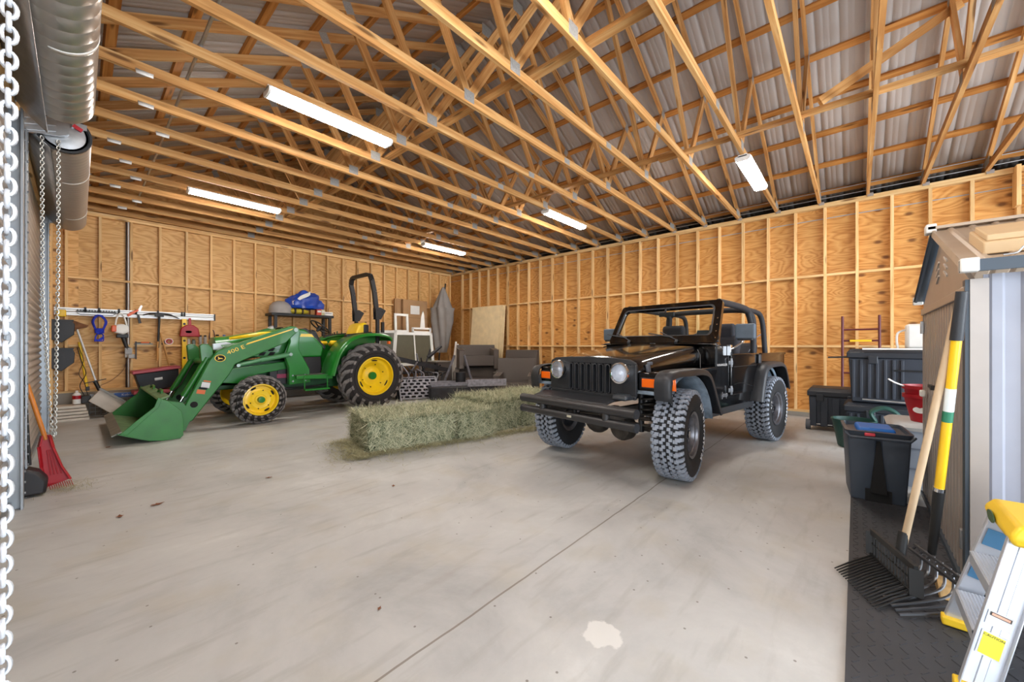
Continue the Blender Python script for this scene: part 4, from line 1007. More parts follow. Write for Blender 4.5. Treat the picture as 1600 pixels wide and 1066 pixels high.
    for s_ in (1, -1):
        yo = s_ * .61
        m = MB(); m.prism([(X(a), b) for a, b in arm], yo - .045, yo + .045); boom = m.build('loader_boom', M_GRND, T, bevel=.012)
        m = MB(); m.prism([(X(2.45), 1.535), (X(2.43), 1.51), (X(1.76), 1.25), (X(1.78), 1.28)], yo + s_ * .045, yo + s_ * .049); m.build('boom_stripe', M_YEL, boom)
        if s_ > 0:
            R3 = Euler((PI / 2, 0, PI)).to_matrix().to_4x4()
            text('boom_number', '400 E', Matrix.Translation((X(1.63), yo + .047, 1.175)) @ Euler((0, math.radians(24), 0)).to_matrix().to_4x4() @ R3, .085, .002, M_YEL, boom, sx=1.3)
            m = MB(); m.lathe([(0, .004), (.066, .004), (.07, 0)], 30, Matrix.Translation((X(1.43), yo + .046, 1.05)) @ Matrix.Diagonal((1.0, 1, .78, 1)) @ Euler((-PI / 2, 0, 0)).to_matrix().to_4x4()); em = m.build('emblem_rim', M_YEL, boom)
            m = MB(); m.lathe([(0, .006), (.058, .006), (.06, 0)], 30, Matrix.Translation((X(1.43), yo + .046, 1.05)) @ Matrix.Diagonal((1.0, 1, .78, 1)) @ Euler((-PI / 2, 0, 0)).to_matrix().to_4x4()); m.build('emblem_field', M_DARK, em)
            dx = X(1.43); deer = [(.035, -.018), (.020, -.004), (.028, .012), (.030, .030), (.020, .022), (.012, .006), (-.012, .004), (-.030, -.004), (-.038, -.020), (-.026, -.012), (-.010, -.012), (.006, -.010), (.016, -.022)]
            m = MB(); m.prism([(dx + a, 1.05 + b * .9) for a, b in deer], yo + .052, yo + .056); m.build('emblem_deer', M_YEL, em)
            for (wx, z, w_, h_, mm) in ((1.255, .655, .10, .08, M_LET), (1.225, .61, .10, .03, M_DARK), (1.20, .56, .10, .06, M_ORG), (1.275, .71, .09, .018, M_ORG)):
                m = MB(); m.box((X(wx), yo + .047, z), (w_, .003, h_), None, (0, math.radians(-12), 0)); m.build('warning_decal', mm, boom)
        m = MB(); m.cyl((X(1.12), yo - .05, .38), (X(1.12), yo + .0465, .38), .045, n=20); m.build('boom_hole', M_DARK, boom)
        # mast
        m = MB(); m.prism([(X(2.36), 1.05), (X(2.44), 1.30), (X(2.42), 1.54), (X(2.52), 1.575), (X(2.60), 1.52), (X(2.58), 1.18), (X(2.76), .82), (X(2.78), .58), (X(2.42), .56), (X(2.42), .86)], yo - s_ * .12 - .05, yo - s_ * .12 + .05); ms = m.build('loader_mast', M_GRN, T, bevel=.012)
        m = MB()
        for (a, b) in ((2.48, .62), (2.68, .62), (2.48, .72), (2.68, .72)): m.cyl((X(a), yo - s_ * .07, b), (X(a), yo - s_ * .055, b), .016, n=8)
        m.build('mast_bolt', mat('bolt_bright', '#c9ccd0', .25, .9), ms)
        m = MB(); m.cyl((X(2.49), yo - s_ * .12 - .07, 1.51), (X(2.49), yo + s_ * .06, 1.51), .035, n=16); m.cyl((X(2.42), yo - s_ * .19, 1.09), (X(2.42), yo + s_ * .03, 1.09), .028, n=14); m.cyl((X(1.66), yo - .06, .93), (X(1.66), yo + .06, .93), .025, n=14); m.build('pivot_pin', mat('pin_grey', '#8d9a92', .35, .6), ms)
        m = MB(); m.cyl((X(2.42), yo - s_ * .02, 1.09), (X(1.98), yo - s_ * .02, 1.005), .040, n=18); m.build('lift_cylinder', M_CYLG, ms)
        m = MB(); m.cyl((X(2.0), yo - s_ * .02, 1.01), (X(1.66), yo - s_ * .02, .93), .034, n=14); m.build('lift_rod', M_CYLG, ms)
        # lower frame rail from mast to the front of the tractor
        m = MB(); m.prism([(X(2.60), .98), (X(1.55), .86), (X(1.40), .78), (X(1.42), .66), (X(1.75), .62), (X(2.0), .76), (X(2.60), .86)], yo - s_ * .24 - .015, yo - s_ * .24 + .015); m.build('side_frame', M_GRN, T, bevel=.01)
        # bucket cylinder and links ahead of the boom
        m = MB(); m.cyl((X(1.30), yo - s_ * .09, 1.06), (X(1.02), yo - s_ * .09, .50), .040, n=16); cy = m.build('bucket_cylinder', M_GRND, T)
        m = MB(); m.cyl((X(1.04), yo - s_ * .09, .54), (X(.93), yo - s_ * .09, .32), .022, n=12); m.build('cylinder_rod', M_CHROME, cy)
        m = MB()
        for q in range(3): m.tube(smooth_path([(X(1.36), yo - s_ * (.16 + .025 * q), 1.02), (X(1.26), yo - s_ * (.17 + .025 * q), .92), (X(1.12), yo - s_ * (.17 + .025 * q), .62), (X(1.02), yo - s_ * (.15 + .02 * q), .50)], 5), .007, n=6)
        m.build('hydraulic_line', M_CHROME if s_ > 0 else M_PBLK, boom)
        m = MB(); m.prism([(X(1.22), 1.0), (X(1.20), 1.24), (X(1.235), 1.27), (X(1.31), 1.26), (X(1.36), 1.20), (X(1.38), 1.02)], yo - s_ * .10 - .035, yo - s_ * .10 + .035); m.build('knee_link', M_GRND, boom, bevel=.01)
        m = MB(); m.prism([(X(.84), .46), (X(1.0), .42), (X(1.10), .22), (X(1.02), .02), (X(.86), .02)], yo - .06, yo - .045); m.prism([(X(.84), .46), (X(1.0), .42), (X(1.10), .22), (X(1.02), .02), (X(.86), .02)], yo + .045, yo + .06); m.build('bucket_bracket', M_GRND, boom)
    m = MB(); m.cyl((X(1.33), -.6, .98), (X(1.33), .6, .98), .05, n=14); m.build('cross_tube', M_GRND, T)
    # bucket: bent plate with two end plates (open towards -X world)
    y0, y1 = TY - 6.74, TY - 8.84
    pf_ = [(.30, .155), (.42, .10), (.60, .025), (.78, .006), (.895, .012), (.925, .08), (.925, .25), (.90, .37), (.80, .50), (.69, .555)]
    P = [Vector((a, 0, b)) for a, b in pf_]; P = smooth_path(P, 4); th = .014
    m = MB(); ring = []
    cc = Vector((.60, 0, .30))
    inner = [(p + (cc - p).normalized() * th) for p in P]
    outl = [(X(p.x), p.z) for p in P] + [(X(p.x), p.z) for p in inner[::-1]]
    m.prism(outl, y0, y1); bk = m.build('bucket', M_GRND, T, smooth=40)
    for yy in (y0, y1):
        m = MB(); sg = 1 if yy == y0 else -1
        m.prism([(X(.34), .15), (X(.50), .30), (X(.65), .44), (X(.70), .55), (X(.78), .52), (X(.915), .37), (X(.935), .25), (X(.935), .04), (X(.90), .002), (X(.74), .002), (X(.60), .022)], yy - .008 * sg, yy + .008 * sg)
        m.prism([(X(.335), .15), (X(.50), .315), (X(.645), .45), (X(.685), .57), (X(.72), .55), (X(.69), .44), (X(.53), .275), (X(.40), .13)], yy, yy + .014 * sg)
        m.build('end_plate', M_GRND, bk, bevel=.004)
    m = MB(); m.box((X(.31), (y0 + y1) / 2, .155), (.10, y0 - y1, .014), None, (0, .45, 0)); m.build('cutting_edge', mat('worn_edge', '#76746a', .5, .4, var=.2), bk)
    m = MB(); m.grid(lambda u, v: (X(.36 + .42 * v), y1 + .02 + (y0 - y1 - .04) * u, .142 - .115 * v), 1, 4); m.build('scoured_floor', M_GRNW, bk)
    m = MB(); m.box((X(.74), (y0 + y1) / 2, .557), (.12, y0 - y1, .02), None, (0, .35, 0)); m.build('top_lip', M_GRNW, bk)
    for yc in (TY - 7.35, TY - 8.2):
        m = MB(); m.tube([(X(.76), yc - .16, .55), (X(.77), yc - .15, .60), (X(.78), yc - .1, .615), (X(.78), yc + .1, .615), (X(.77), yc + .15, .60), (X(.76), yc + .16, .55)], .014, n=8); m.build('grab_handle', M_GRND, bk)
    # hitch at the rear
    m = MB()
    for s_ in (1, -1): m.cyl((X(4.1), s_ * .3, .5), (X(4.75), s_ * .34, .42), .025, n=8); m.cyl((X(4.1), s_ * .22, .95), (X(4.6), s_ * .33, .5), .018, n=8)
    m.cyl((X(4.1), 0, .95), (X(4.75), 0, .78), .022, n=8); m.build('three_point_hitch', M_PBLK, T)
    return T
make_tractor()
# ------------------------------------------------------------------ hay bales
def hay_mat(name, a, b_, c_):
    m = bpy.data.materials.new(name); m.use_nodes = True; N = m.node_tree.nodes; L = m.node_tree.links
    b = N['Principled BSDF']; b.inputs['Roughness'].default_value = .9; b.inputs['Specular IOR Level'].default_value = .15
    tc = N.new('ShaderNodeTexCoord'); g = N.new('ShaderNodeNewGeometry')
    n1 = N.new('ShaderNodeTexNoise'); n1.inputs['Scale'].default_value = 7; n1.inputs['Detail'].default_value = 8; L.new(tc.outputs['Object'], n1.inputs['Vector'])
    f = mth(N, L, 'MULTIPLY_ADD', g.outputs['Random Per Island'], .55, mth(N, L, 'MULTIPLY', n1.outputs['Fac'], .5))
    r = ramp(N, [(.15, a), (.5, b_), (.9, c_)]); L.new(f, r.inputs[0]); L.new(r.outputs[0], b.inputs['Base Color'])
    return m
M_HAY = hay_mat('hay', '#565f48', '#929679', '#bbb99a')
M_STRAW = hay_mat('straw', '#737c64', '#b3b596', '#e2ddbf')
M_LITTER = hay_mat('litter', '#777356', '#a39e7c', '#c8c19e')
def straw_blades(fn, n, l0, l1, w_, rnd):
    m = MB()
    for _ in range(n):
        p, nrm, tang = fn(rnd); l = rnd.uniform(l0, l1); b = tang.cross(nrm).normalized() * w_
        bend = nrm * rnd.uniform(.0, .35) * l; q = p + tang * l * .5 + bend * .7; e = p + tang * l + bend * rnd.uniform(-.2, 1)
        m.add([p - b, p + b, q + b, q - b, e], [(0, 1, 2, 3), (3, 2, 4)])
    return m
BW, BL, BH = .52, .98, .37
def make_bale():
    rnd = random.Random(3)
    t = thing('hay_bale', '', 'hay bale', (0, 0, 0), 0, 'square hay bales in a row on the floor')
    m = MB(); nx, ny, nz_ = 14, 24, 12
    from mathutils import noise
    def jit(p, n_):
        q = Vector(p); d = noise.noise(q * 7) * .030 + noise.noise(q * 22) * .022
        return q + Vector(n_) * d
    for ax in range(3):
        for s_ in (-1, 1):
            dims = [BW, BL, BH]; u_, v_ = [i for i in range(3) if i != ax]; cnt = {0: nx, 1: ny, 2: nz_}
            def fn(u, v):
                c = [0, 0, 0]; c[ax] = s_ * dims[ax] / 2; c[u_] = (u - .5) * dims[u_]; c[v_] = (v - .5) * dims[v_]
                P = Vector(c); P.z += BH / 2
                # rounded edges
                for i in range(3):
                    pass
                nn = Vector((c[0] / BW * 2, c[1] / BL * 2, c[2] / BH * 2)); k = sum(abs(x) ** 8 for x in nn) - 1
                sh = 1 - .032 * max(0, k)
                P = Vector((P.x * sh, P.y * sh, BH / 2 + (P.z - BH / 2) * sh)); nd = Vector([x ** 5 for x in nn]).normalized()
                P = jit(P, nd); P.z = max(P.z, .0); return P
            m.grid(fn, cnt[u_], cnt[v_])
    m.build('packed_hay', M_HAY, t, smooth=0)
    def fn(r):
        f = r.choice([0, 0, 0, 1, 1, 2, 2, 2, 2]); s_ = 1 if f == 2 else r.choice((-1, 1)); dims = [BW, BL, BH]; c = [r.uniform(-.5, .5) * d for d in dims]; n_ = [0, 0, 0]; n_[f] = s_; c[f] = s_ * (dims[f] / 2 - .004)
        P = Vector(c); P.z += BH / 2; n_ = Vector(n_)
        tg = Vector((r.uniform(-1, 1), r.uniform(-1, 1), r.uniform(-1, 1))); tg = (tg - n_ * tg.dot(n_)).normalized(); tg = (tg + n_ * r.uniform(0, .55)).normalized()
        return P, n_, tg
    straw_blades(fn, 6500, .04, .17, .0019, rnd).build('loose_straw', M_STRAW, t, smooth=0, weld=False)['kind'] = 'stuff'
    m = MB()
    for x in (-.13, .13): m.tube([(x, y, z) for y, z in [(-BL / 2 - .002, 0.02), (-BL / 2 - .002, BH - .02), (-BL / 2 + .03, BH + .002), (BL / 2 - .03, BH + .002), (BL / 2 + .002, BH - .02), (BL / 2 + .002, .02)]], .002, n=4)
    m.build('twine', mat('twine', '#c9bd8a', .8), t)
    return t
bale = make_bale(); first = True
ang = math.radians(-14.5); u_ = Vector((math.cos(ang), math.sin(ang), 0)); v_ = Vector((-math.sin(ang), math.cos(ang), 0)); o_ = Vector((2.17, 4.12, 0))
ang2 = math.radians(-6); u2 = Vector((math.cos(ang2), math.sin(ang2), 0)); v2 = Vector((-math.sin(ang2), math.cos(ang2), 0)); o2 = Vector((3.86, 3.84, 0))
spots = [(o_ + u_ * (.27 + .555 * i) + v_ * (BL / 2 + (.0, .02, -.02)[i]), ang + (0, PI, 0)[i]) for i in range(3)] + [(o2 + u2 * (.30 + .555 * i) + v2 * (BL / 2 + (.02, .0, .04)[i]), ang2 + (PI, 0, PI)[i]) for i in range(3)]
blabs = ['greenish hay bale at the near left end of the row', 'second hay bale from the left end of the row', 'hay bale just left of the gap in the row', 'hay bale just right of the gap in the row', 'fifth hay bale from the left, partly behind the tube bumper', 'last hay bale of the row, beside the far front wheel']
for i, (p, a) in enumerate(spots):
    b = bale if i == 0 else dup(bale)
    b.location = p; b.rotation_euler = (0, 0, a); b.scale = (1, 1, 1.16 if i > 2 else 1); b['label'] = blabs[i]
def fn(r):
    k = r.random()
    if k < .62: t = r.random(); p = o_ + (u_ * 1 + Vector((0, 0, 0))) * (t * 3.1 - .15) - v_ * abs(r.gauss(0, .085)) + v_ * (0.02 + .10 * t)
    elif k < .9: p = o_ - u_ * abs(r.gauss(0, .14)) + v_ * r.uniform(-.15, .85)
    else: p = o_ + u_ * r.uniform(-.5, 3.2) - v_ * abs(r.gauss(0, .32)) + v_ * .1
    p = Vector((p.x, p.y, .002 + r.random() ** 2 * .03)); a = r.uniform(0, 2 * PI)
    return p, Vector((0, 0, 1)), Vector((math.cos(a), math.sin(a), r.uniform(0, .25))).normalized()
o = straw_blades(fn, 9000, .03, .12, .0019, random.Random(5)).build('loose_hay', M_LITTER, smooth=0, weld=False)
tag(o, 'loose hay scattered on the concrete along the foot of the bales', 'hay', kind='stuff')

# ------------------------------------------------------------------ dry leaves on the slab
M_LEAF = mat('dry_leaf', '#7a4526', .8, var=.3, vscale=30)
def leaf(x, y, s, a, lab):
    m = MB(); P = [(-.5, 0), (-.3, .18), (-.1, .14), (0, .32), (.15, .15), (.5, 0), (.15, -.15), (.02, -.3), (-.1, -.12), (-.3, -.16)]
    m.add([(p[0] * s, p[1] * s, .004 + .25 * s * (p[0] ** 2 + .5 * abs(p[1]))) for p in P], [tuple(range(10))])
    o = m.build('dry_leaf', M_LEAF, smooth=0, loc=(x, y, 0), rz=a, solid=.001); tag(o, lab, 'leaf')
leaf(.945, 1.679, .03, .6, 'tiny brown dry leaf on the near concrete, left of the pale patch')
leaf(.41, 4.072, .09, .2, 'brown dry leaf on the open floor before the loader, right of its neighbour')
leaf(.20, 3.99, .07, 1.6, 'brown dry leaf on the open floor, nearest the left door')
leaf(1.188, 4.116, .06, 2.6, 'small brown leaf on the floor midway between loader and hay')
leaf(.24, 6.80, .07, .9, 'curled brown leaf on the floor by the bucket edge')
leaf(1.85, 3.05, .05, 1.0, 'small dark leaf on the floor in front of the hay')

# ------------------------------------------------------------------ tool rail and what hangs on it (back wall)
M_ALU = mat('rail_alu', '#d9d9d6', .35, .3)
M_HOOK = mat('hook_black', '#1a1a1a', .5)
M_WOODH = mat('handle_wood', '#c58f4e', .5, var=.15, vscale=4)
M_RED = mat('red_plastic', '#a30b1a', .45)
M_YP = mat('yellow_plastic', '#eec21c', .4)
M_WP = mat('white_plastic', '#e4e2dc', .5)
M_ORP = mat('orange_plastic', '#dd5a1f', .4)
Y_ = 10.255
rl = thing('tool_rail', 'long white aluminium tool rail screwed to the back wall studs', 'rail', (-.28, YA, 1.84))
MB().prism([(-.035, -.065), (0, -.065), (0, .065), (-.035, .065), (-.035, .045), (-.02, .03), (-.02, .012), (-.035, 0), (-.02, -.015), (-.02, -.035), (-.035, -.045)], 0, 2.21, axis=0).build('rail_profile', M_ALU, rl, smooth=0)
MB().box((2.22, -.018, 0), (.025, .045, .14)).build('end_cap', M_HOOK, rl)
def hook(x, z=1.86, nm='rail_hook'):
    m = MB(); m.box((x + .28, -.045, z - 1.84 + .02), (.03, .012, .09)); m.tube([(x + .28, -.05, z - 1.84), (x + .28, -.09, z - 1.84 - .02), (x + .28, -.11, z - 1.84 + .02)], .006, n=6); m.build(nm, M_HOOK, rl)
for x in (.08, .25, .50, .73, 1.04, 1.40, 1.44): hook(x)
hr = thing('hook_strip', 'black strip of small hooks on the left part of the tool rail', 'hooks', (.02, YA - .05, 1.85))
m = MB(); m.box((.2, 0, 0), (.50, .012, .02)); m.tube([(-.04, -.02, -.03), (.0, -.03, -.06), (.4, -.03, -.06), (.44, -.03, -.02)], .005, n=6); m.build('bar', M_HOOK, hr)
m = MB()
for k in range(14): m.cyl((-.03 + k * .035, -.02, 0), (-.03 + k * .035, -.02, .03), .006, n=6)
m.build('peg', M_HOOK, hr)['kind'] = 'stuff'
tp = thing('tape_holder', 'small yellow case clipped at the left end of the tool rail', 'tool', (-.20, YA - .07, 1.80))
MB().box((0, 0, 0), (.12, .06, .12)).build('case', M_YP, tp, bevel=.015)
# blue rope coil
rp = thing('rope_coil', 'coil of blue rope hanging from the tool rail', 'rope', (.25, Y_ - .09, 1.57)); M_BLUE = mat('rope_blue', '#1c35b8', .6, bump=.6, bscale=120)
m = MB(); rnd = random.Random(2)
for k in range(7):
    a = .075 + .012 * rnd.uniform(-1, 1); h_ = .20 + .02 * rnd.uniform(-1, 1); ph = rnd.uniform(-.02, .02)
    m.tube(smooth_path([(ph, rnd.uniform(-.02, .02), .22), (a, rnd.uniform(-.03, .03), .12), (a * .75, 0, -.0), (.02, .02, -h_ * .5), (-.02, -.02, -h_ * .5), (-a * .75, 0, 0), (-a, rnd.uniform(-.03, .03), .12)], 5, closed=True), .011, n=6, closed=True)
for k in range(5): m.tube([(.055 * math.cos(q), .03 * math.sin(q), -.1 + k * .018) for q in [2 * PI * i / 14 for i in range(14)]], .009, n=6, closed=True)
for k in range(4): m.tube(smooth_path([(.02, 0, -.1), (.05, .01, -.16), (.04 - .03 * k, 0, -.25), (-.05, 0, -.2), (-.02, 0, -.1)], 5), .008, n=6)
m.build('rope', M_BLUE, rp)
# string trimmer engine
tr = thing('chainsaw', 'white and orange chainsaw-like power tool hanging from the rail', 'power tool', (.52, Y_ - .10, 1.5))
m = MB(); m.prism([(-.09, -.02), (-.10, .06), (-.05, .13), (.03, .14), (.10, .10), (.11, .0), (.03, -.06)], -.06, .06); b = m.build('housing', M_WP, tr, bevel=.02)
m = MB(); m.box((-.09, 0, .05), (.07, .13, .12)); m.build('side_cover', M_ORP, tr, bevel=.015)
m = MB(); m.tube(smooth_path([(-.07, 0, .12), (-.05, 0, .25), (.0, 0, .34), (.05, 0, .25), (.08, 0, .1)], 5), .013); m.build('handle', M_WP, tr)
m = MB(); m.box((.02, 0, -.08), (.16, .09, .07)); m.cyl((.03, 0, -.1), (.11, 0, -.42), .035, .022, n=12); m.build('motor', M_HOOK, tr, bevel=.01)
m = MB(); m.box((.10, 0, -.36), (.10, .05, .12)); m.box((.14, -.01, -.46), (.09, .06, .08)); m.build('guard', mat('grey_plastic', '#9a9a98', .5), tr, bevel=.01)
# pruner
pr_ = thing('pruning_saw', 'small orange pruning saw hooked over the rail', 'saw', (.72, Y_ - .08, 1.84))
m = MB(); m.prism([(-.10, -.06), (-.04, -.01), (.05, .07), (.02, .085), (-.05, .04), (-.12, -.02)], -.015, .015); m.build('handle', M_ORP, pr_, bevel=.006)
m = MB(); m.prism([(.02, .05), (.07, .17), (.095, .16), (.06, .04)], -.003, .003); m.build('blade', M_ALU, pr_)
m = MB(); m.prism([(.02, .0), (.05, -.02), (.08, -.17), (.04, -.18), (.02, -.06)], -.012, .012); m.build('grip', M_HOOK, pr_, bevel=.004)
# pick
pk = thing('pickaxe', 'pickaxe with black curved head and fibreglass handle hanging from the rail', 'pickaxe', (1.05, Y_ - .10, 1.82))
m = MB(); m.tube(smooth_path([(-.24, 0, -.0), (-.14, 0, .035), (0, 0, .045), (.14, 0, .03), (.30, 0, -.04)], 5), [.004] + [.012] * 4 + [.02] * 12 + [.012] * 3 + [.005], n=8); m.box((.0, 0, .02), (.13, .05, .07)); m.build('head', M_HOOK, pk, bevel=.008)
m = MB(); m.cyl((0, 0, 0), (-.02, .0, -.62), .018, n=12); m.build('handle', M_HOOK, pk)
m = MB(); m.cyl((-.02, 0, -.5), (-.03, .0, -.88), .02, .016, n=12); m.build('grip', M_WOODH, pk)
o = MB().cyl((.03, 0, .0), (.16, .02, -.66), .015, n=10).build('wooden_handle', M_WOODH, loc=(1.04, Y_ - .06, 1.5)); tag(o, 'bare wooden tool handle slanting beside the pickaxe', 'handle')
lv = thing('spirit_level', 'yellow spirit level hanging upright behind the red dustpan', 'level', (1.43, Y_ - .06, 1.24), .0)
m = MB(); m.box((0, 0, 0), (.075, .03, 1.08)); m.build('body', M_YP, lv, bevel=.004)
for z in (-.25, .10, .44): MB().cyl((0, -.018, z), (0, -.012, z), .022, n=16).build('vial_window', M_HOOK, lv)
dp = thing('dustpan', 'red dustpan hanging from the tool rail above the shelf board', 'dustpan', (1.51, Y_ - .095, 1.56))
m = MB(); ring0 = [(-.16, -.0, -.13), (.16, 0, -.13), (.13, .0, .05), (.05, 0, .12), (-.05, 0, .12), (-.13, 0, .05)]
m.prism([(-.165, -.14), (.165, -.14), (.14, .03), (.06, .10), (-.06, .10), (-.14, .03)], -.035, .0); m.build('pan', M_RED, dp, bevel=.02, seg=3)
m = MB(); m.prism([(-.025, .08), (-.018, .24), (.018, .24), (.025, .08)], -.03, -.01); m.build('handle', M_RED, dp, bevel=.006)
m = MB(); m.lathe([(0, .003), (.05, .003)], 24, Matrix.Translation((-.02, -.037, -.04)) @ Matrix.Diagonal((1, 1, .5, 1)) @ Euler((PI / 2, 0, 0)).to_matrix().to_4x4()); m.build('sticker', M_WP, dp)
# outlet, electrical pipe
ot = thing('wall_outlet', 'white electrical box low on the back wall with a thin cable', 'outlet', (.62, YA + .02, 1.07))
MB().box((0, -.02, 0), (.08, .05, .11)).build('box', M_WP, ot, bevel=.006)
m = MB(); m.tube(smooth_path([(-.01, -.04, -.04), (-.06, -.05, -.28), (-.2, -.04, -.46), (-.36, -.04, -.56)], 6), .004, n=6); m.build('cable', mat('cable_brown', '#6b4a36', .6), ot)
pp = thing('electrical_pipe', 'grey electrical pipe running up the back wall beside a stud', 'pipe', (.63, YA, 0))
MB().cyl((0, .03, .45), (0, .03, ZT), .013, n=10).build('pipe', mat('pipe_white', '#c9c6c0', .4), pp); MB().cyl((-.028, .03, .45), (-.028, .03, ZT), .009, n=8).build('black_cable', M_HOOK, pp)
# hoe, silver handle, yellow pole
he = thing('grub_hoe', 'rusty grub hoe with a pale metal handle leaning at the back wall', 'hoe', (.0, Y_ - .12, 0))
MB().cyl((-.03, .0, 1.58), (.24, -.12, .46), .014, n=10).build('handle', M_ALU, he)
m = MB(); m.prism([(-.16, 1.55), (-.06, 1.68), (.02, 1.64), (.12, 1.60), (.10, 1.56), (0, 1.53), (-.08, 1.45)], -.02, .02); m.build('head', mat('rusty_iron', '#7d5335', .8, .3, var=.3, vscale=20), he, bevel=.008)
m = MB(); m.cyl((.19, -.1, .62), (.25, -.125, .45), .028, n=12); m.build('grip', M_HOOK, he)
m = MB(); m.beam((.07, -.13, .585), (.33, -.13, .645), .02, .014); m.build('cross_bar', M_HOOK, he)
yp = thing('yellow_pole', 'short yellow pole with a black foot leaning beside the hoe', 'pole', (.03, Y_ - .10, 0))
MB().cyl((-.02, 0, 1.30), (.07, -.08, .50), .019, n=12).build('shaft', M_YP, yp); MB().box((.075, -.085, .485), (.05, .05, .07)).build('foot', M_HOOK, yp)
# two black wall bins
for z, lab in ((1.49, 'upper of two black angular bins on the far left studs'), (1.01, 'lower of two black angular bins on the far left studs')):
    b = thing('wall_bin', lab, 'bin', (-.19, 10.05, z), 0, 'black bins by the left door')
    m = MB(); m.prism([(-.13, .18), (.12, .18), (.15, .10), (.14, -.06), (.0, -.20), (-.13, -.14)], -.10, .12); m.build('body', mat('bin_black', '#1d1d20', .5), b, bevel=.006)
    m = MB(); m.prism([(-.14, .165), (.135, .165), (.135, .19), (-.14, .19)], -.112, .13); m.build('rim', M_HOOK, b)
    MB().box((0, .17, -.02), (.28, .1, .04)).build('bracket', M_STUD, b)
# items standing on the shelf board (blocking)
ZS = 1.24 + .019 + .0
def can(x, r, h_, body, top, lab, nm='spray_can', cat='can'):
    t = thing(nm, lab, cat, (x, YA + .035, ZS)); MB().lathe([(0, 0), (r, 0), (r, h_ * .8), (r * .75, h_ * .84), (r * .75, h_ * .86)], 20).build('body', body, t)
    MB().lathe([(r * .8, h_ * .82), (r * .8, h_ - .004), (r * .7, h_), (0, h_)], 20).build('cap', top, t); return t
mb1 = mat('bottle_dark', '#2b2b30', .3); 
can(1.71, .028, .20, mat('label_grey', '#a9a6a2', .4), M_HOOK, 'dark bottle with grey label on the shelf board, left of a pair', 'bottle', 'bottle')
can(1.79, .028, .20, mat('label_grey', '#a9a6a2', .4), M_HOOK, 'dark bottle with grey label on the shelf board, right of a pair', 'bottle', 'bottle')
can(2.00, .036, .22, M_YP, M_HOOK, 'yellow bottle with black cap on the shelf board by the tractor hood', 'bottle', 'bottle')
can(2.12, .034, .22, M_WP, mat('cap_blue', '#5f7fae', .4), 'white can with blue cap on the shelf board, farthest right')
can(1.51, .035, .12, M_WP, M_WP, 'small white jar on the shelf board behind the dustpan', 'jar', 'jar')
can(1.60, .03, .11, mat('jar_glass', '#8fa09a', .2), M_HOOK, 'small glassy jar on the shelf board right of the white jar', 'jar', 'jar')
o = thing('tape_roll', 'round roll of white and red tape on the shelf board', 'tape', (1.21, YA + .03, ZS + .065))
MB().lathe([(.03, -.03), (.065, -.03), (.065, .03), (.03, .03)], 28, Euler((PI / 2, 0, 0)).to_matrix().to_4x4(), closed=True).build('roll', mat('tape_pale', '#dcc9c4', .4), o)
MB().lathe([(.03, -.033), (.05, -.033), (.05, -.031)], 28, Euler((PI / 2, 0, 0)).to_matrix().to_4x4() @ Matrix.Translation((0, 0, .066)), closed=True).build('label', M_RED, o)
o = MB().lathe([(.02, -.02), (.045, -.02), (.045, .02), (.02, .02)], 20, Euler((PI / 2, 0, 0)).to_matrix().to_4x4(), closed=True).build('black_tape', M_HOOK, loc=(1.11, YA + .03, ZS + .046)); tag(o, 'small black roll of tape beside the round white roll', 'tape')
o = thing('tool_tray', 'shallow tray of small tools on the shelf board left of the pick', 'tray', (.84, YA + .03, ZS))
MB().box((0, 0, .012), (.26, .08, .024)).build('tray', mat('tray_grey', '#8b9088', .5), o); MB().box((.02, 0, .04), (.12, .05, .03)).build('tool', M_ORG, o, bevel=.008); MB().cyl((-.1, 0, .035), (.1, .02, .035), .01, n=8).build('screwdriver', M_HOOK, o)
o = thing('garden_shears', 'dark wire-handled shears standing on the shelf board', 'shears', (1.90, YA + .02, ZS))
m = MB(); m.tube(smooth_path([(-.02, 0, 0), (-.04, 0, .15), (-.02, 0, .29), (.03, 0, .30), (.05, 0, .15), (.03, 0, 0)], 6), .008, n=6); m.build('handles', mat('shear_dark', '#4a3540', .5), o)
o = MB().box((.0, 0, 0), (.02, .02, .34)).build('file', M_HOOK, loc=(.73, YA - .02, 1.15)); tag(o, 'thin black file hanging below the shelf board', 'file')

# ------------------------------------------------------------------ clutter at the foot of the back wall, left
def board_stack():
    t = thing('cream_boards', 'stack of cream moulding boards on the floor by the left door', 'boards', (-.08, 9.78, 0)); r_ = random.Random(4)
    for k in range(5):
        z = .02 + k * .052; m = MB(); m.box((r_.uniform(-.0, .02), 0, z), (.40 - .02 * k, .34, .042)); m.build('board', mat('cream_board', '#cfc6b8', .6), t, bevel=.006)
    return t
board_stack()
t = thing('plastic_sheet', 'folded cream plastic panel tilted against the wire crate', 'panel', (.31, 9.62, 0))
m = MB(); m.prism([(-.06, .50), (.27, .22), (.10, .03), (-.20, .31)], -.02, .02); m.build('panel', mat('cream_panel', '#cdc5b9', .55), t, bevel=.01); m = MB(); m.prism([(-.06, .525), (.27, .245), (.25, .22), (-.08, .50)], -.05, .03); m.build('edge', mat('grey_edge', '#8e8d88', .5), t)
t = thing('wire_crate', 'low wire crate with a blue printed label', 'crate', (.55, 9.95, 0))
m = MB()
for k in range(14): m.cyl((-.42 + k * .065, -.14, .03), (-.42 + k * .065, -.14, .30), .004, n=4)
for z in (.03, .1, .17, .24, .30): m.cyl((-.42, -.14, z), (.42, -.14, z), .005, n=4)
m.build('wire_mesh', M_GALV, t)['kind'] = 'stuff'
MB().box((0, 0, .36), (.86, .30, .10)).build('lid', mat('crate_grey', '#8d8f90', .5, .3), t, bevel=.01)
lb = MB().box((.02, -.155, .36), (.30, .006, .075)).build('label', mat('label_blue', '#1c4f9c', .4), t)
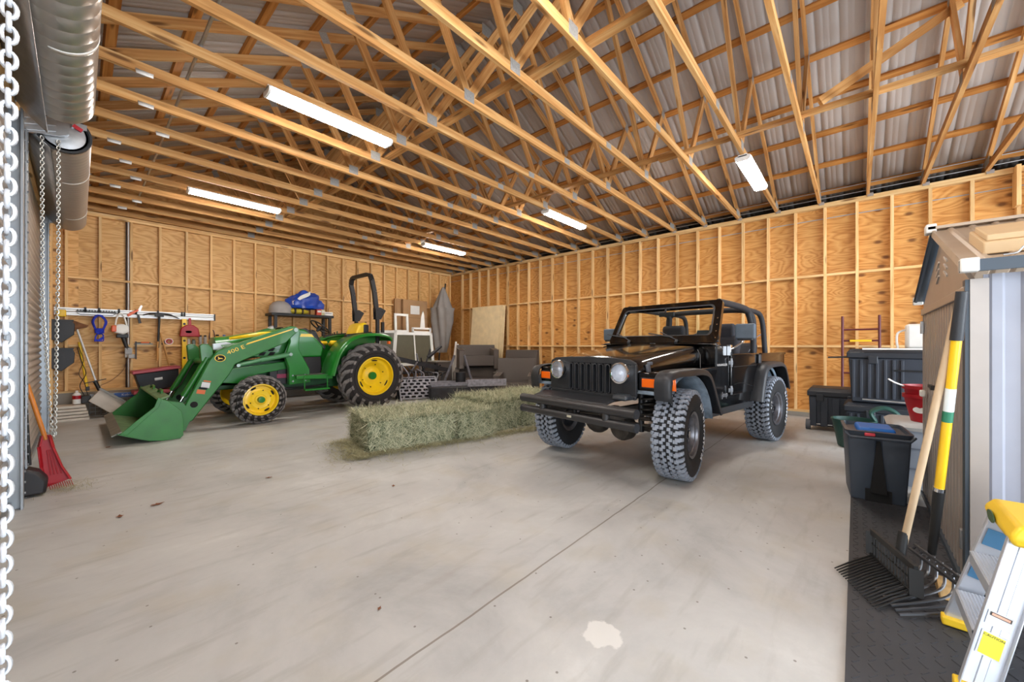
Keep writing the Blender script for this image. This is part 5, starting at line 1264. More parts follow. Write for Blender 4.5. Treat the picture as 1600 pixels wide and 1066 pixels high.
text('label_text', 'Kobalt', Matrix.Translation((.035, -.161, .36)) @ Euler((PI / 2, 0, 0)).to_matrix().to_4x4(), .055, .001, M_LET, lb)
t = thing('caulk_bottle', 'white bottle with a red band beside the black charger', 'bottle', (-.02, 9.78, .262))
MB().lathe([(0, 0), (.05, 0), (.05, .16), (.02, .19), (.02, .2)], 20).build('body', M_WP, t); MB().lathe([(.051, .08), (.051, .14)], 20).build('label', M_RED, t); MB().lathe([(.021, .19), (.018, .22), (0, .22)], 12).build('cap', M_WP, t)
t = thing('battery_charger', 'black battery charger on the cream boards with cords above', 'charger', (.085, 9.80, .262))
MB().box((0, 0, .065), (.11, .12, .13)).build('case', M_HOOK, t, bevel=.01); m = MB(); m.tube(smooth_path([(-.02, 0, .13), (-.07, .05, .3), (.0, .1, .5), (-.05, .15, .7), (-.1, .2, .95)], 5), .006, n=6); m.tube(smooth_path([(.02, 0, .13), (-.02, .05, .35), (-.08, .1, .5), (-.03, .15, .72), (-.08, .2, .95)], 5), .005, n=6); m.build('cord', M_HOOK, t)
def tote(x, y, z, w_, d_, h_, rz, lab, body, lid, tilt=0, lidon=True):
    t = thing('storage_tote', lab, 'tote', (x, y, z), rz, 'black totes with red lids')
    m = MB(); a, b = w_ / 2, d_ / 2; q = .86
    m.loft([[(-a * q, -b * q, 0), (a * q, -b * q, 0), (a * q, b * q, 0), (-a * q, b * q, 0)], [(-a, -b, h_ * .86), (a, -b, h_ * .86), (a, b, h_ * .86), (-a, b, h_ * .86)]]); m.build('body', body, t, bevel=.015)
    m = MB(); m.loft([[(-a - .03, -b - .03, h_ * .86), (a + .03, -b - .03, h_ * .86), (a + .03, b + .03, h_ * .86), (-a - .03, b + .03, h_ * .86)], [(-a - .02, -b - .02, h_), (a + .02, -b - .02, h_), (a + .02, b + .02, h_), (-a - .02, b + .02, h_)]]); m.build('lid', lid, t, bevel=.012)
    m = MB(); m.box((0, -b * .95, h_ * .5), (.11, .02, .05), None, (.2, 0, 0)); m.build('badge', M_LET, t, bevel=.008)
    t.rotation_euler = (0, tilt, rz); return t
M_LID = mat('lid_red', '#a3414c', .5); M_TOTE = mat('tote_black', '#202025', .5)
tote(.97, 9.62, 0, .62, .40, .44, 0, 'lower black tote with red lid, mostly hidden behind the loader bucket', M_TOTE, M_LID)
tote(.99, 9.62, .45, .60, .40, .38, 0, 'upper black tote with faded red lid, tilted on the tote below', M_TOTE, M_LID, tilt=-.13)

# ------------------------------------------------------------------ red scoop, black dustpan, chain hoists
t = thing('leaf_scoop', 'red plastic leaf scoop with an amber wooden handle leaning at the left wall', 'rake', (-.18, 5.25, 0))
Pn = lambda x, y, z: (x, y, z)
m = MB(); m.cyl((-.11, -.03, .92), (-.008, -.02, .43), .016, n=10); m.build('handle', mat('amber_wood', '#c8772a', .45), t)
m = MB(); top = [(-.02, -.02, .50), (.05, -.02, .50)]; 
prof_ = [((-.03, .47), (.015, .47)), ((-.045, .38), (.035, .36)), ((-.03, .20), (.085, .18)), ((.0, .02), (.135, .06))]
m.loft([[(a[0], -.03, a[1]), (b[0], -.03, b[1]), (b[0], -.015, b[1]), (a[0], -.015, a[1])] for a, b in prof_]); 
for a, b in zip(prof_[:-1], prof_[1:]):
    m.beam((a[1][0], -.045, a[1][1]), (b[1][0], -.05, b[1][1]), .04, .010); m.beam((a[0][0], -.045, a[0][1]), (b[0][0], -.05, b[0][1]), .04, .010)
for q in range(4): m.beam((.0 + q * .012, -.035, .34), (.02 + q * .02, -.035, .12), .008, .008)
for q in range(11): m.beam((.01 + q * .0125, -.045, .05), (.02 + q * .013, -.08, .004), .005, .008)
m.build('scoop', M_RED, t, bevel=.003)
t = thing('lobby_dustpan', 'black upright dustpan standing behind the red scoop', 'dustpan', (-.25, 5.12, 0))
m = MB(); m.prism([(-.06, .01), (.07, .01), (.08, .12), (.03, .20), (-.06, .25)], -.10, .08); m.build('pan', mat('pan_black', '#1b181b', .5), t, bevel=.02)
m = MB(); m.cyl((-.02, 0, .25), (-.05, 0, 1.0), .011, n=8); m.build('handle', M_HOOK, t)
def fn(r):
    p = Vector((-.06 + r.gauss(0, .09), 5.1 + r.gauss(0, .10), .003 + .02 * r.random())); a = r.uniform(0, 2 * PI)
    p.x = max(p.x, XL + .06); return p, Vector((0, 0, 1)), Vector((math.cos(a), math.sin(a), .2)).normalized()
o = straw_blades(fn, 420, .02, .09, .001, random.Random(9)).build('swept_straw', M_LITTER, smooth=0, weld=False); tag(o, 'little heap of swept straw by the red scoop', 'straw', kind='stuff')

def chain(name, pts, pitch, wire, lab, mt, rr=None):
    """oval links strung along a polyline, alternate links turned a quarter"""
    t = thing(name, lab, 'chain', (0, 0, 0)); P = [Vector(p) for p in pts]; seg = []; 
    d = [0]
    for a, b in zip(P[:-1], P[1:]): d.append(d[-1] + (b - a).length)
    def at(s):
        for i in range(len(P) - 1):
            if s <= d[i + 1] or i == len(P) - 2: return P[i].lerp(P[i + 1], (s - d[i]) / (d[i + 1] - d[i]))
    n = int(d[-1] / pitch); m = MB(); L2 = pitch / 2 + wire; rr = rr or pitch * .36
    for k in range(n):
        a = at(k * pitch); b = at((k + 1) * pitch); mid_ = (a + b) / 2; dr_ = (b - a).normalized(); hh_ = ((b - a).length * 1.36 if rr < .0097 else .048) / 2; F = frame(mid_ - dr_ * hh_, mid_ + dr_ * hh_, (1, 0, 0))
        R_ = Euler((0 if k % 2 else PI / 2, 0, 0)).to_matrix().to_4x4(); h_ = (b - a).length * 1.36 if rr < .012 else .043
        path = []
        for q in range(14):
            a_ = 2 * PI * q / 14; x = math.cos(a_); y = math.sin(a_)
            path.append((h_ / 2 * (1 + x), rr * y * (1.0 + .12 * x * x), 0))
        m.tube(path, wire, n=6, closed=True, M=F @ R_)
    o = m.build('chain_links', mt, t, smooth=60, weld=False); o['kind'] = 'stuff'; return t
M_CH = mat('chain_zinc', '#dfe6ee', .35, .35); M_CH2 = mat('chain_far', '#b0afa8', .35, .7)
def A_(x, y, d):  # helper for hanging points: pixel and depth
    fx, fy = math.cos(YAW), math.sin(YAW); u = (x - 800) / F_PX
    return Vector((fx * d + fy * u * d, fy * d - fx * u * d, CAM_H + (HORIZON - y) / F_PX * d))
pa = A_(15, -60, .80); pb = A_(3, 1090, .80)
chain('hoist_chain', [(pa.x, pa.y, 3.05), (pa.x, pa.y, 2.1), pa, pb, (pb.x, pb.y, .40)], .0262, .0040, 'big bright zinc hoist chain hanging close to the camera at the left edge', M_CH, .0099)
chain('hoist_chain', [(-.205, 5.10, 3.0), (-.20, 5.10, 1.6), (-.155, 5.12, .55), (-.135, 5.12, .44)], .026, .0042, 'left strand of the thin hoist chain between the two doors', M_CH2)
chain('hoist_chain', [(-.115, 5.10, 3.0), (-.115, 5.1, 2.0), (-.135, 5.12, .46)], .026, .0042, 'right strand of the thin hoist chain below the far drum', M_CH2)

# ------------------------------------------------------------------ black shelf rack behind the tractor
t = thing('shelf_rack', 'black plastic shelf rack against the back wall behind the tractor', 'shelf', (3.55, 9.95, 0))
for z in (.5, 1.22, 1.95): MB().box((0, 0, z), (1.38, .46, .06)).build('shelf', M_HOOK, t, bevel=.01)
for sx in (-1, 1):
    for sy in (-1, 1): MB().box((sx * .60, sy * .19, .98), (.06, .06, 1.95)).build('post', M_HOOK, t)
t = thing('blue_tarp', 'crumpled blue and white tarp heaped on top of the black rack', 'tarp', (3.62, 9.88, 2.12)); m = MB()
from mathutils import noise as _nz
def fn2(u, v):
    a = u * 2 * PI; b = v * PI / 2; r = Vector((.42 * math.cos(a) * math.cos(b), .20 * math.sin(a) * math.cos(b), .40 * math.sin(b)))
    r += r.normalized() * (_nz.noise(r * 5) * .09 + abs(_nz.noise(r * 12)) * .05); r.z = max(r.z, 0); r.x += r.z * .05; return r
m.grid(fn2, 40, 14); m.build('tarp', mat('tarp_blue', '#1d46a8', .35, coat=.3, bump=.5, bscale=8), t, smooth=25)
m = MB(); m.grid(lambda u, v: (lambda r: (-.33 + .36 * u + (r * .02), -.17 + .02 * v - .06 * u, .10 + .26 * u + .05 * v - .04 * (1 - v)))(math.sin(u * 9)), 8, 3); m.build('white_fold', M_WP, t, solid=.004)
t = thing('yellow_tool_bag', 'yellow and black bundle squashed under the blue tarp', 'bag', (3.42, 9.80, 1.98)); m = MB(); m.ball((0, 0, .06), (.26, .12, .07), 16); m.build('bundle', mat('bundle_yellow', '#b9a52a', .6, var=.3), t)
for x in (-.08, .08): MB().box((x, -.05, .07), (.035, .18, .14)).build('strap', M_HOOK, t, bevel=.02)
t = thing('grey_hat', 'grey domed cap-shaped cover on the left end of the rack', 'cover', (3.10, 9.9, 1.98)); m = MB(); m.lathe([(.24, 0), (.24, .08), (.22, .17), (.16, .24), (.08, .28), (0, .29)], 28); m.build('dome', mat('cover_grey', '#98928e', .7), t)
for i, (x, w_, h_, mm, lab) in enumerate(((3.90, .12, .15, mat('box_red', '#c8442a', .5), 'small red and white carton on top of the black rack'), (4.12, .22, .09, M_WP, 'white box at the right end of the black rack top'), (3.99, .09, .14, mat('box_cream', '#d9cf9e', .6), 'cream carton next to the red one on the rack'))):
    t = thing('carton', lab, 'box', (x, 9.82, 1.98)); MB().box((0, 0, h_ / 2), (w_, .12, h_)).build('box', mm, t, bevel=.005); MB().box((0, -.062, h_ * .6), (w_ * .7, .004, h_ * .3)).build('print', M_WP if i != 1 else mat('label_grey', '#a9a6a2', .4), t)
for x, w_, lab in ((2.93, .16, 'white plastic bag of cables on the middle shelf, left end'), (3.28, .17, 'white jug-like bag on the middle shelf of the rack')):
    t = thing('plastic_bag', lab, 'bag', (x, 9.85, 1.25)); m = MB(); m.grid(lambda u, v: (lambda a, b: Vector((w_ * math.cos(a) * math.sin(b), .14 * math.sin(a) * math.sin(b), .22 - .22 * math.cos(b))) + Vector((_nz.noise(Vector((u * 7, v * 9, x))) * .05, _nz.noise(Vector((u * 9, v * 9, 3))) * .03, 0)))(u * 2 * PI, v * PI), 20, 12); m.build('bag', mat('bag_white', '#dcdcdc', .4, var=.2, vscale=25), t, smooth=30)
t = thing('mixing_bowl', 'upturned steel bowl on a stack on the middle shelf', 'bowl', (3.78, 9.85, 1.25)); MB().box((0, 0, .07), (.5, .2, .12)).build('stack', mat('box_tan', '#b58a63', .7), t); MB().lathe([(.14, .13), (.13, .2), (.08, .26), (0, .28)], 24).build('bowl', M_CHROME, t)
t = thing('golf_bag', 'dark bag with long tools standing right of the rack', 'bag', (4.42, 9.95, 0)); MB().lathe([(0, 0), (.12, 0), (.14, 1.3), (.12, 1.3)], 16).build('bag', mat('bag_dark', '#2a2330', .7), t)
for k in range(5): MB().cyl((-.06 + .03 * k, .02 * (k % 2), 1.2), (-.12 + .06 * k, .03 * (k % 2), 1.55 + .03 * (k % 3)), .016, n=8).build('tool_end', M_HOOK if k % 2 else mat('tool_green', '#2c5d37', .5), t)

# ------------------------------------------------------------------ cardboard, window frames, umbrella, plywood
M_CARD = mat('cardboard', '#a9835c', .8, var=.08, vscale=3); M_CARD2 = mat('cardboard_tan', '#d3b58c', .75, var=.05)
t = thing('cardboard_box', 'tall flat brown cardboard box with a white sheet taped on', 'box', (6.85, 10.10, 0)); MB().box((0, 0, 1.31), (.86, .11, 2.62)).build('carton', M_CARD, t, bevel=.01)
m = MB(); m.box((-.02, -.058, 2.32), (.32, .004, .26)); m.build('paper', M_WP, t); MB().box((0, -.057, 2.08), (.84, .003, .008)).build('seam', mat('card_seam', '#7e5f40', .8), t)
t = thing('cardboard_box', 'second flat brown box standing behind the one with the paper', 'box', (6.40, 10.22, 0)); MB().box((0, 0, 1.32), (.34, .08, 2.64)).build('carton', M_CARD, t, bevel=.01); MB().box((-.12, -.042, 1.32), (.01, .002, 2.6)).build('seam', mat('card_seam', '#7e5f40', .8), t)
def sash(x, y, z, w_, h_, lean, rz, lab, glass=None, mull=True, fw=.07):
    t = thing('window_sash', lab, 'window frame', (x, y, z), rz, 'white window frames leaning behind the tractor'); t.rotation_euler = (lean, 0, rz)
    m = MB(); m.box((-w_ / 2 + fw / 2, 0, h_ / 2), (fw, .04, h_)); m.box((w_ / 2 - fw / 2, 0, h_ / 2), (fw, .04, h_)); m.box((0, 0, fw / 2), (w_, .04, fw)); m.box((0, 0, h_ - fw / 2), (w_, .04, fw)); m.build('frame', M_WP, t, bevel=.005)
    if mull: MB().box((w_ * .05, -.002, h_ / 2), (fw * .5, .03, h_ - fw)).build('mullion', M_WP, t)
    if glass: MB().box((0, 0, h_ / 2), (w_ - fw, .008, h_ - fw)).build('pane', glass, t)
    return t
M_SCR = mat('dark_pane', '#59584a', .25, coat=.2)
sash(6.05, 8.95, .70, 1.25, .90, -.14, -.10, 'large white double window sash leaning with dim panes', M_SCR)
sash(5.25, 9.05, .70, .5, .95, -.2, -.9, 'narrow white frame edge-on at the left of the large sash', M_SCR, False)
sash(6.55, 9.0, .55, .42, 1.0, -.14, -.10, 'narrow white sash at the right of the large one', M_SCR, False)
sash(5.78, 9.12, 1.595, .42, .50, -.05, 0, 'small white empty frame standing above the large sash', None, False, .06)
sash(6.40, 9.09, 1.595, .62, .14, 0, 0, 'low white frame piece lying on top of the sashes', None, False, .045)
o = MB().prism([(-.07, 0), (.08, 0), (.06, .35), (.02, .48), (-.04, .30)], -.01, .01).build('white_offcut', M_WP, loc=(6.42, 9.09, 1.736)); tag(o, 'pointed white vinyl offcut standing on the frames', 'offcut')
t = thing('sawhorse_table', 'dark low table carrying the white window frames', 'table', (6.0, 9.15, 0)); MB().box((0, 0, .52), (1.5, .7, .05)).build('table_top', M_HOOK, t)
for sx in (-1, 1):
    for sy in (-1, 1): MB().box((sx * .65, sy * .3, .25), (.05, .05, .5)).build('leg', M_HOOK, t)
t = thing('patio_umbrella', 'folded grey patio umbrella standing in the back corner', 'umbrella', (7.62, 9.72, 0)); M_UMB = mat('umbrella_grey', '#8b8580', .9, bump=.3, bscale=20)
rings = []
for z, r in ((1.02, .16), (1.25, .20), (1.6, .24), (2.0, .30), (2.30, .31), (2.42, .33), (2.425, .27), (2.7, .18), (3.0, .07), (3.08, .02)):
    rings.append([(r * (1 + .28 * math.sin(a * 4 + z * 2)) * math.cos(a) - .12 * (2.2 - z) * .3, .8 * r * (1 + .28 * math.sin(a * 4 + z * 2)) * math.sin(a), z) for a in [2 * PI * k / 40 for k in range(40)]])
m = MB(); m.loft(rings); m.build('canopy', M_UMB, t, smooth=60); MB().cyl((-.2, 0, .1), (.12, 0, 3.2), .024, n=10).build('pole', M_HOOK, t); MB().lathe([(0, 0), (.28, 0), (.26, .07), (.05, .1), (.04, .25)], 24, Matrix.Translation((-.2, 0, 0))).build('base', M_HOOK, t)
t = thing('plywood_sheets', 'pale new plywood sheets leaning against the right wall near the corner', 'plywood', (8.09, 8.36, 0)); t.rotation_euler = (0, math.radians(4.5), 0)
M_NPLY = mat('new_plywood', '#e6cfa3', .6, var=.10, vscale=5)
for k, (dy, dx) in enumerate(((.06, 0), (-.0, .035), (-.06, .07))): MB().box((dx, dy, 1.22), (.018, 1.22, 2.44)).build('sheet', M_NPLY, t)
t = thing('white_trim_bundle', 'short white offcuts leaning beside the grey umbrella', 'offcuts', (7.45, 9.1, 0)); t.rotation_euler = (0, .15, 0)
for k in range(3): MB().box((.08 * k, 0, .72), (.06, .02, 1.30 - .1 * k)).build('strip', M_WP, t)

# ------------------------------------------------------------------ wicker seats
M_WICK = bpy.data.materials.new('dark_wicker'); M_WICK.use_nodes = True
N = M_WICK.node_tree.nodes; L = M_WICK.node_tree.links; b = N['Principled BSDF']; b.inputs['Roughness'].default_value = .6
tc = N.new('ShaderNodeTexCoord'); wv = N.new('ShaderNodeTexWave'); wv.bands_direction = 'Z'; wv.inputs['Scale'].default_value = 28; wv.inputs['Distortion'].default_value = .6; L.new(tc.outputs['Object'], wv.inputs['Vector'])
r = ramp(N, [(.2, '#453d39'), (.8, '#6b6159')]); L.new(wv.outputs['Fac'], r.inputs[0]); L.new(r.outputs[0], b.inputs['Base Color'])
bp = N.new('ShaderNodeBump'); bp.inputs['Strength'].default_value = .5; bp.inputs['Distance'].default_value = .01; L.new(wv.outputs['Fac'], bp.inputs['Height']); L.new(bp.outputs[0], b.inputs['Normal'])
M_PIPE = mat('wicker_edge', '#8d867b', .6)
def wicker(x, y, z, rz, w_, d_, lab, h_=.70, seat=.36, rx=0):
    t = thing('wicker_armchair', lab, 'armchair', (x, y, z), rz, 'dark brown wicker seats stored at the back'); t.rotation_euler = (rx, 0, rz)
    a = .14
    for s_ in (-1, 1):
        m = MB(); m.prism([(-d_ / 2, 0), (d_ / 2, 0), (d_ / 2, .52), (-d_ / 2, .58)], s_ * w_ / 2, s_ * (w_ / 2 - a)); ar = m.build('arm', M_WICK, t, bevel=.012)
        for q_ in (0, 1): MB().beam((d_ / 2 + .002, s_ * (w_ / 2 - a * q_), .525), (-d_ / 2, s_ * (w_ / 2 - a * q_), .585), .008, .008).build('piping', M_PIPE, ar)
    m = MB(); m.prism([(-d_ / 2, 0), (-d_ / 2 + .04, h_), (-d_ / 2 + .16, h_), (-d_ / 2 + .24, .3), (-d_ / 2 + .24, 0)], -w_ / 2 + .001, w_ / 2 - .001); m.build('backrest', M_WICK, t, bevel=.012)
    m = MB(); m.box((.1, 0, seat / 2 + .04), (d_ - .24, w_ - 2 * a, seat - .08)); m.build('seat', M_WICK, t, bevel=.01)
    return t
wicker(7.15, 6.25, 0, math.radians(215), .95, .85, 'dark wicker armchair nearest the hay, front right of the group', .92)
wicker(7.30, 7.75, 0, math.radians(225), 1.3, .85, 'dark wicker seat on the floor, lower of the stacked pair', .62)
wicker(7.55, 8.05, .60, math.radians(235), 1.1, .8, 'dark wicker seat stacked on top, open side facing right', .66)
wicker(7.88, 6.85, 0, math.radians(190), 1.0, .8, 'tall dark wicker chair at the back, by the right wall', 1.12)
t = thing('side_table', 'dark wicker cube left of the stacked seats', 'table', (6.55, 8.55, 0)); MB().box((0, 0, .4), (.55, .55, .8)).build('cube', M_WICK, t, bevel=.012); MB().box((0, 0, .81), (.57, .57, .02)).build('rim', M_PIPE, t)

# ------------------------------------------------------------------ implements behind the tractor
M_DIRTB = mat('implement_black', '#26262a', .5, .2, var=.4, vscale=10); M_DIRTG = mat('implement_grey', '#8c8b92', .5, .4, var=.3, vscale=18)
t = thing('mesh_ramp', 'grey expanded-metal ramp propped behind the big rear tyre', 'ramp', (5.15, 7.35, 0), math.radians(-22)); m = MB()
Rr = Euler((math.radians(52), 0, 0)).to_matrix().to_4x4()
for k in range(7): m.box((0, .06 + k * .085, 0), (.86, .028, .012), Rr)
for k in range(7):
    for q in range(6): m.box((-.36 + q * .145 + (.07 if k % 2 else 0), .10 + k * .085 - .0, 0), (.05, .07, .012), Rr) if k < 6 else None
m.box((-.43, .31, 0), (.03, .62, .03), Rr); m.box((.43, .31, 0), (.03, .62, .03), Rr); m.box((0, .62, 0), (.88, .03, .03), Rr); m.build('mesh_panel', M_DIRTG, t)
MB().box((0, .62, .25), (.9, .35, .46)).build('housing', M_DIRTB, t, bevel=.02)
t = thing('rotary_cutter', 'black and grey rotary cutter deck with side skirts behind the hay', 'mower', (6.05, 7.0, 0), math.radians(-32)); 
m = MB(); m.box((0, 0, .30), (1.5, 1.1, .03)); m.box((0, -.55, .18), (1.5, .03, .26)); m.box((0, .55, .2), (1.5, .03, .28)); m.box((-.75, 0, .18), (.03, 1.1, .26)); m.build('deck', M_DIRTB, t, bevel=.01)
for k in range(4): MB().box((0, -.35 + .24 * k, .35), (1.45, .05, .06)).build('deck_rib', M_DIRTG, t)
MB().box((.5, -.58, .40), (.9, .04, .16)).build('tail_rail', M_DIRTG, t, bevel=.006)
for k in range(14): MB().cyl((-.65 + k * .1, -.57, .08), (-.65 + k * .1, -.57, .02), .012, n=6).build('skirt_chain', M_DIRTG, t)
MB().cyl((0, .1, .32), (0, .1, .60), .12, n=16).build('gearbox', M_DIRTB, t)
for s_ in (-1, 1): MB().cyl((s_ * .35, .5, .32), (s_ * .12, .3, 1.0), .03, n=8).build('hitch_bar', M_DIRTG, t)
t = thing('disc_frame', 'tangle of black bars and springs of a tractor implement', 'implement', (5.50, 8.0, 0)); 
MB().beam((-.75, 0, .98), (.75, -.2, .62), .10, .10).build('main_beam', M_DIRTB, t)
rnd = random.Random(11)
for k in range(9):
    x = -.5 + k * .14; MB().tube(smooth_path([(x, -.1, .8 - .04 * k), (x + .1, -.25, .55), (x + .02, -.3, .35), (x + .12, -.35, .12)], 4), .016, n=6).build('spring_tine', M_DIRTB if k % 3 else M_DIRTG, t)
for k in range(6): a = rnd.uniform(-.4, .6); MB().cyl((a, rnd.uniform(-.3, .1), .4), (a + rnd.uniform(-.3, .3), rnd.uniform(-.3, .1), 1.15 - .1 * k), .018, n=6).build('strut', M_DIRTG if k % 2 else M_DIRTB, t)
MB().cyl((.25, -.1, .95), (.62, -.15, 1.22), .05, .03, n=10).build('lever', M_DIRTB, t)
for s_ in (-.6, .5): MB().box((s_, -.1, .4), (.07, .07, .8)).build('stand', M_DIRTB, t)

# ------------------------------------------------------------------ right side: chests, tubs, buckets
M_CASE = mat('case_slate', '#2f353f', .5, var=.06); M_CASED = mat('case_dark', '#23272e', .5)
def chest(nm, x0, x1, y0, y1, z0, z1, lab, lidh=.12, ribs=6, grp=None, wheels=False):
    t = thing(nm, lab, 'tool chest', ((x0 + x1) / 2, (y0 + y1) / 2, z0), 0, grp); w_, d_, h_ = x1 - x0, y1 - y0, z1 - z0
    m = MB(); q = .94; zb_ = .06 if wheels else 0
    m.loft([[(-w_ / 2 * q, -d_ / 2 * q, zb_), (w_ / 2 * q, -d_ / 2 * q, zb_), (w_ / 2 * q, d_ / 2 * q, zb_), (-w_ / 2 * q, d_ / 2 * q, zb_)], [(-w_ / 2, -d_ / 2, h_ - lidh), (w_ / 2, -d_ / 2, h_ - lidh), (w_ / 2, d_ / 2, h_ - lidh), (-w_ / 2, d_ / 2, h_ - lidh)]]); b = m.build('body', M_CASE, t, bevel=.012)
    for k in range(ribs): MB().box((-w_ / 2 * .985 - .006, d_ / 2 - .05 - k * (.075 if ribs > 5 else .13), (h_ - lidh) / 2 + .02), (.03, .028 if ribs > 5 else .08, h_ - lidh - .08)).build('rib', M_CASE, b, bevel=.004)
    m = MB(); m.loft([[(-w_ / 2 - .02, -d_ / 2 - .02, h_ - lidh), (w_ / 2 + .02, -d_ / 2 - .02, h_ - lidh), (w_ / 2 + .02, d_ / 2 + .02, h_ - lidh), (-w_ / 2 - .02, d_ / 2 + .02, h_ - lidh)], [(-w_ / 2 - .02, -d_ / 2 - .02, h_ - lidh * .4), (w_ / 2 + .02, -d_ / 2 - .02, h_ - lidh * .4), (w_ / 2 + .02, d_ / 2 + .02, h_ - lidh * .4), (-w_ / 2 - .02, d_ / 2 + .02, h_ - lidh * .4)], [(-w_ / 2 + .04, -d_ / 2 + .02, h_), (w_ / 2 - .04, -d_ / 2 + .02, h_), (w_ / 2 - .04, d_ / 2 - .02, h_), (-w_ / 2 + .04, d_ / 2 - .02, h_)]]); ld = m.build('lid', M_CASED, t, bevel=.01)
    for k in (-.3, .28): MB().box((-w_ / 2 - .03, d_ * k, h_ - lidh - .02), (.03, .09, .10)).build('latch', M_CASED, ld, bevel=.008)
    if wheels:
        for s_ in (-1, 1): MB().cyl((-w_ / 2 + .02, s_ * d_ / 2 - .02, .075), (-w_ / 2 + .02, s_ * d_ / 2 + .035, .075), .075, n=20).build('wheel', mat('wheel_grey', '#5b5c60', .6), t)
        MB().cyl((-w_ / 2 + .0, -d_ / 2, .09), (-w_ / 2 + .0, d_ / 2, .09), .008, n=8).build('axle_rod', M_GALV, t)
    return t
chest('rolling_chest', 7.22, 7.75, -.08, .52, 0, .62, 'black rolling tool chest on grey wheels, low by the right wall', ribs=4, wheels=True)
G_ = 'large dark storage chests stacked at the right'
c1 = chest('storage_chest', 6.75, 7.2, -1.0, .10, 0, .50, 'lower dark storage chest under the large one', ribs=7, grp=G_)
c2 = chest('storage_chest', 6.75, 7.2, -1.0, .07, .51, 1.20, 'large dark ribbed storage chest on top, with a white box on it', ribs=7, grp=G_)
MB().box((-.245, -.2, .42), (.012, .62, .02)).build('groove', M_DARK, c2); MB().cyl((-.26, -.42, .02), (-.26, .40, .04), .011, n=8).build('metal_bar', M_GALV, c2)
MB().box((-.25, .0, 1.0 - .31), (.02, .8, .02)).build('lid_trim', M_WP, c2); MB().beam((-.1, .52, .58), (-.1, .75, .57), .03, .02).build('strap', M_CASED, c2)
o = thing('white_box', 'white plastic box with a curved handle standing on the large chest', 'box', (6.95, -.60, 1.20))
MB().box((0, 0, .155), (.22, .26, .31)).build('body', M_WP, o, bevel=.03, seg=3); m = MB(); m.tube(smooth_path([(-.05, .13, .24), (-.05, .20, .20), (-.05, .21, .1), (-.05, .20, 0.01)], 5), .012, n=8); m.build('handle', M_WP, o)
o = thing('hand_truck', 'maroon tubular hand truck standing against the right wall', 'hand truck', (8.22, -.06, 0)); M_MAR = mat('maroon_paint', '#5c1f26', .45)
for y in (-.22, .22): MB().cyl((0, y, .02), (.12, y, 1.72), .018, n=10).build('rail', M_MAR, o)
for z, mm in ((1.50, M_MAR), (1.32, M_MAR), (.80, M_MAR), (.5, M_MAR)): MB().cyl((z * .07, -.22, z), (z * .07, .22, z), .014, n=8).build('rung', mm, o)
MB().box((1.32 * .07 - .02, 0, 1.32), (.012, .26, .03)).build('yellow_label', M_YP, o); MB().box((-.1, 0, .02), (.22, .4, .015)).build('toe_plate', M_MAR, o)
# green bucket
o = thing('green_bucket', 'dark green rubber bucket with a hook handle on the floor', 'bucket', (6.30, .02, 0)); M_GB = mat('bucket_green', '#1f4a41', .5)
m = MB(); m.lathe([(0, 0), (.13, 0), (.15, .02), (.205, .33), (.215, .33), (.215, .345), (.195, .345), (.14, .03), (0, .03)], 32); m.build('body', M_GB, o)
for s_ in (0, .1): MB().tube(smooth_path([(s_, -.20, .33), (s_, -.16, .44), (s_, -.28, .50), (s_, -.40, .42), (s_, -.42, .25)], 6), .02, n=8).build('handle', M_GB, o)
# black bin with centre groove
o = thing('recycling_bin', 'black plastic recycling bin with a red badge at the edge of the mat', 'bin', (4.40, -.115, .011), math.radians(5)); o.scale = (1, .90, .96); M_BIN = mat('bin_slate', '#3a434f', .45, var=.06)
def rr4(x, y, z, r=.04, notch=0):
    P = []
    for cx_, cy_, a0 in ((x - r, y - r, 0), (-x + r, y - r, 90), (-x + r, -y + r, 180), (x - r, -y + r, 270)):
        for k in range(4): a = math.radians(a0 + 30 * k); P.append((cx_ + r * math.cos(a), cy_ + r * math.sin(a), z))
    return P
for s_ in (-1, 1):
    m = MB(); m.loft([[(p[0], p[1] + s_ * .098, p[2]) for p in rr4(.205, .082, .0, .018)], [(p[0], p[1] + s_ * .108, p[2]) for p in rr4(.235, .098, .55, .018)]]); m.build('shell', M_BIN, o, smooth=40, bevel=.003)
m = MB(); m.loft([rr4(.185, .15, 0.0), rr4(.22, .18, .54)]); m.build('core', M_CASED, o, smooth=40)
m = MB(); m.loft([rr4(.245, .215, .545), rr4(.255, .222, .575), rr4(.235, .2, .58), rr4(.22, .19, .50)], caps=False); m.build('rim', M_BIN, o, smooth=40)
m = MB(); m.tube([(-.25, .222, .56), (-.28, .19, .53), (-.28, -.19, .53), (-.25, -.222, .56)], .012, n=8); m.build('bail', M_BIN, o); MB().box((-.262, .06, .555), (.01, .07, .026)).build('badge', mat('badge_red', '#d23a48', .4), o, bevel=.006)
MB().prism([(-.012, .50), (.012, .50), (.055, .075), (-.055, .075)], -.245, -.20, axis=0).build('front_groove', M_DARK, o, bevel=.002); MB().box((-.2, 0, .05), (.05, .17, .10)).build('foot_recess', M_DARK, o)
MB().box((0, .0, .56), (.3, .25, .06)).build('blue_bag', mat('bag_blue', '#1f6ac0', .5), o, bevel=.02)
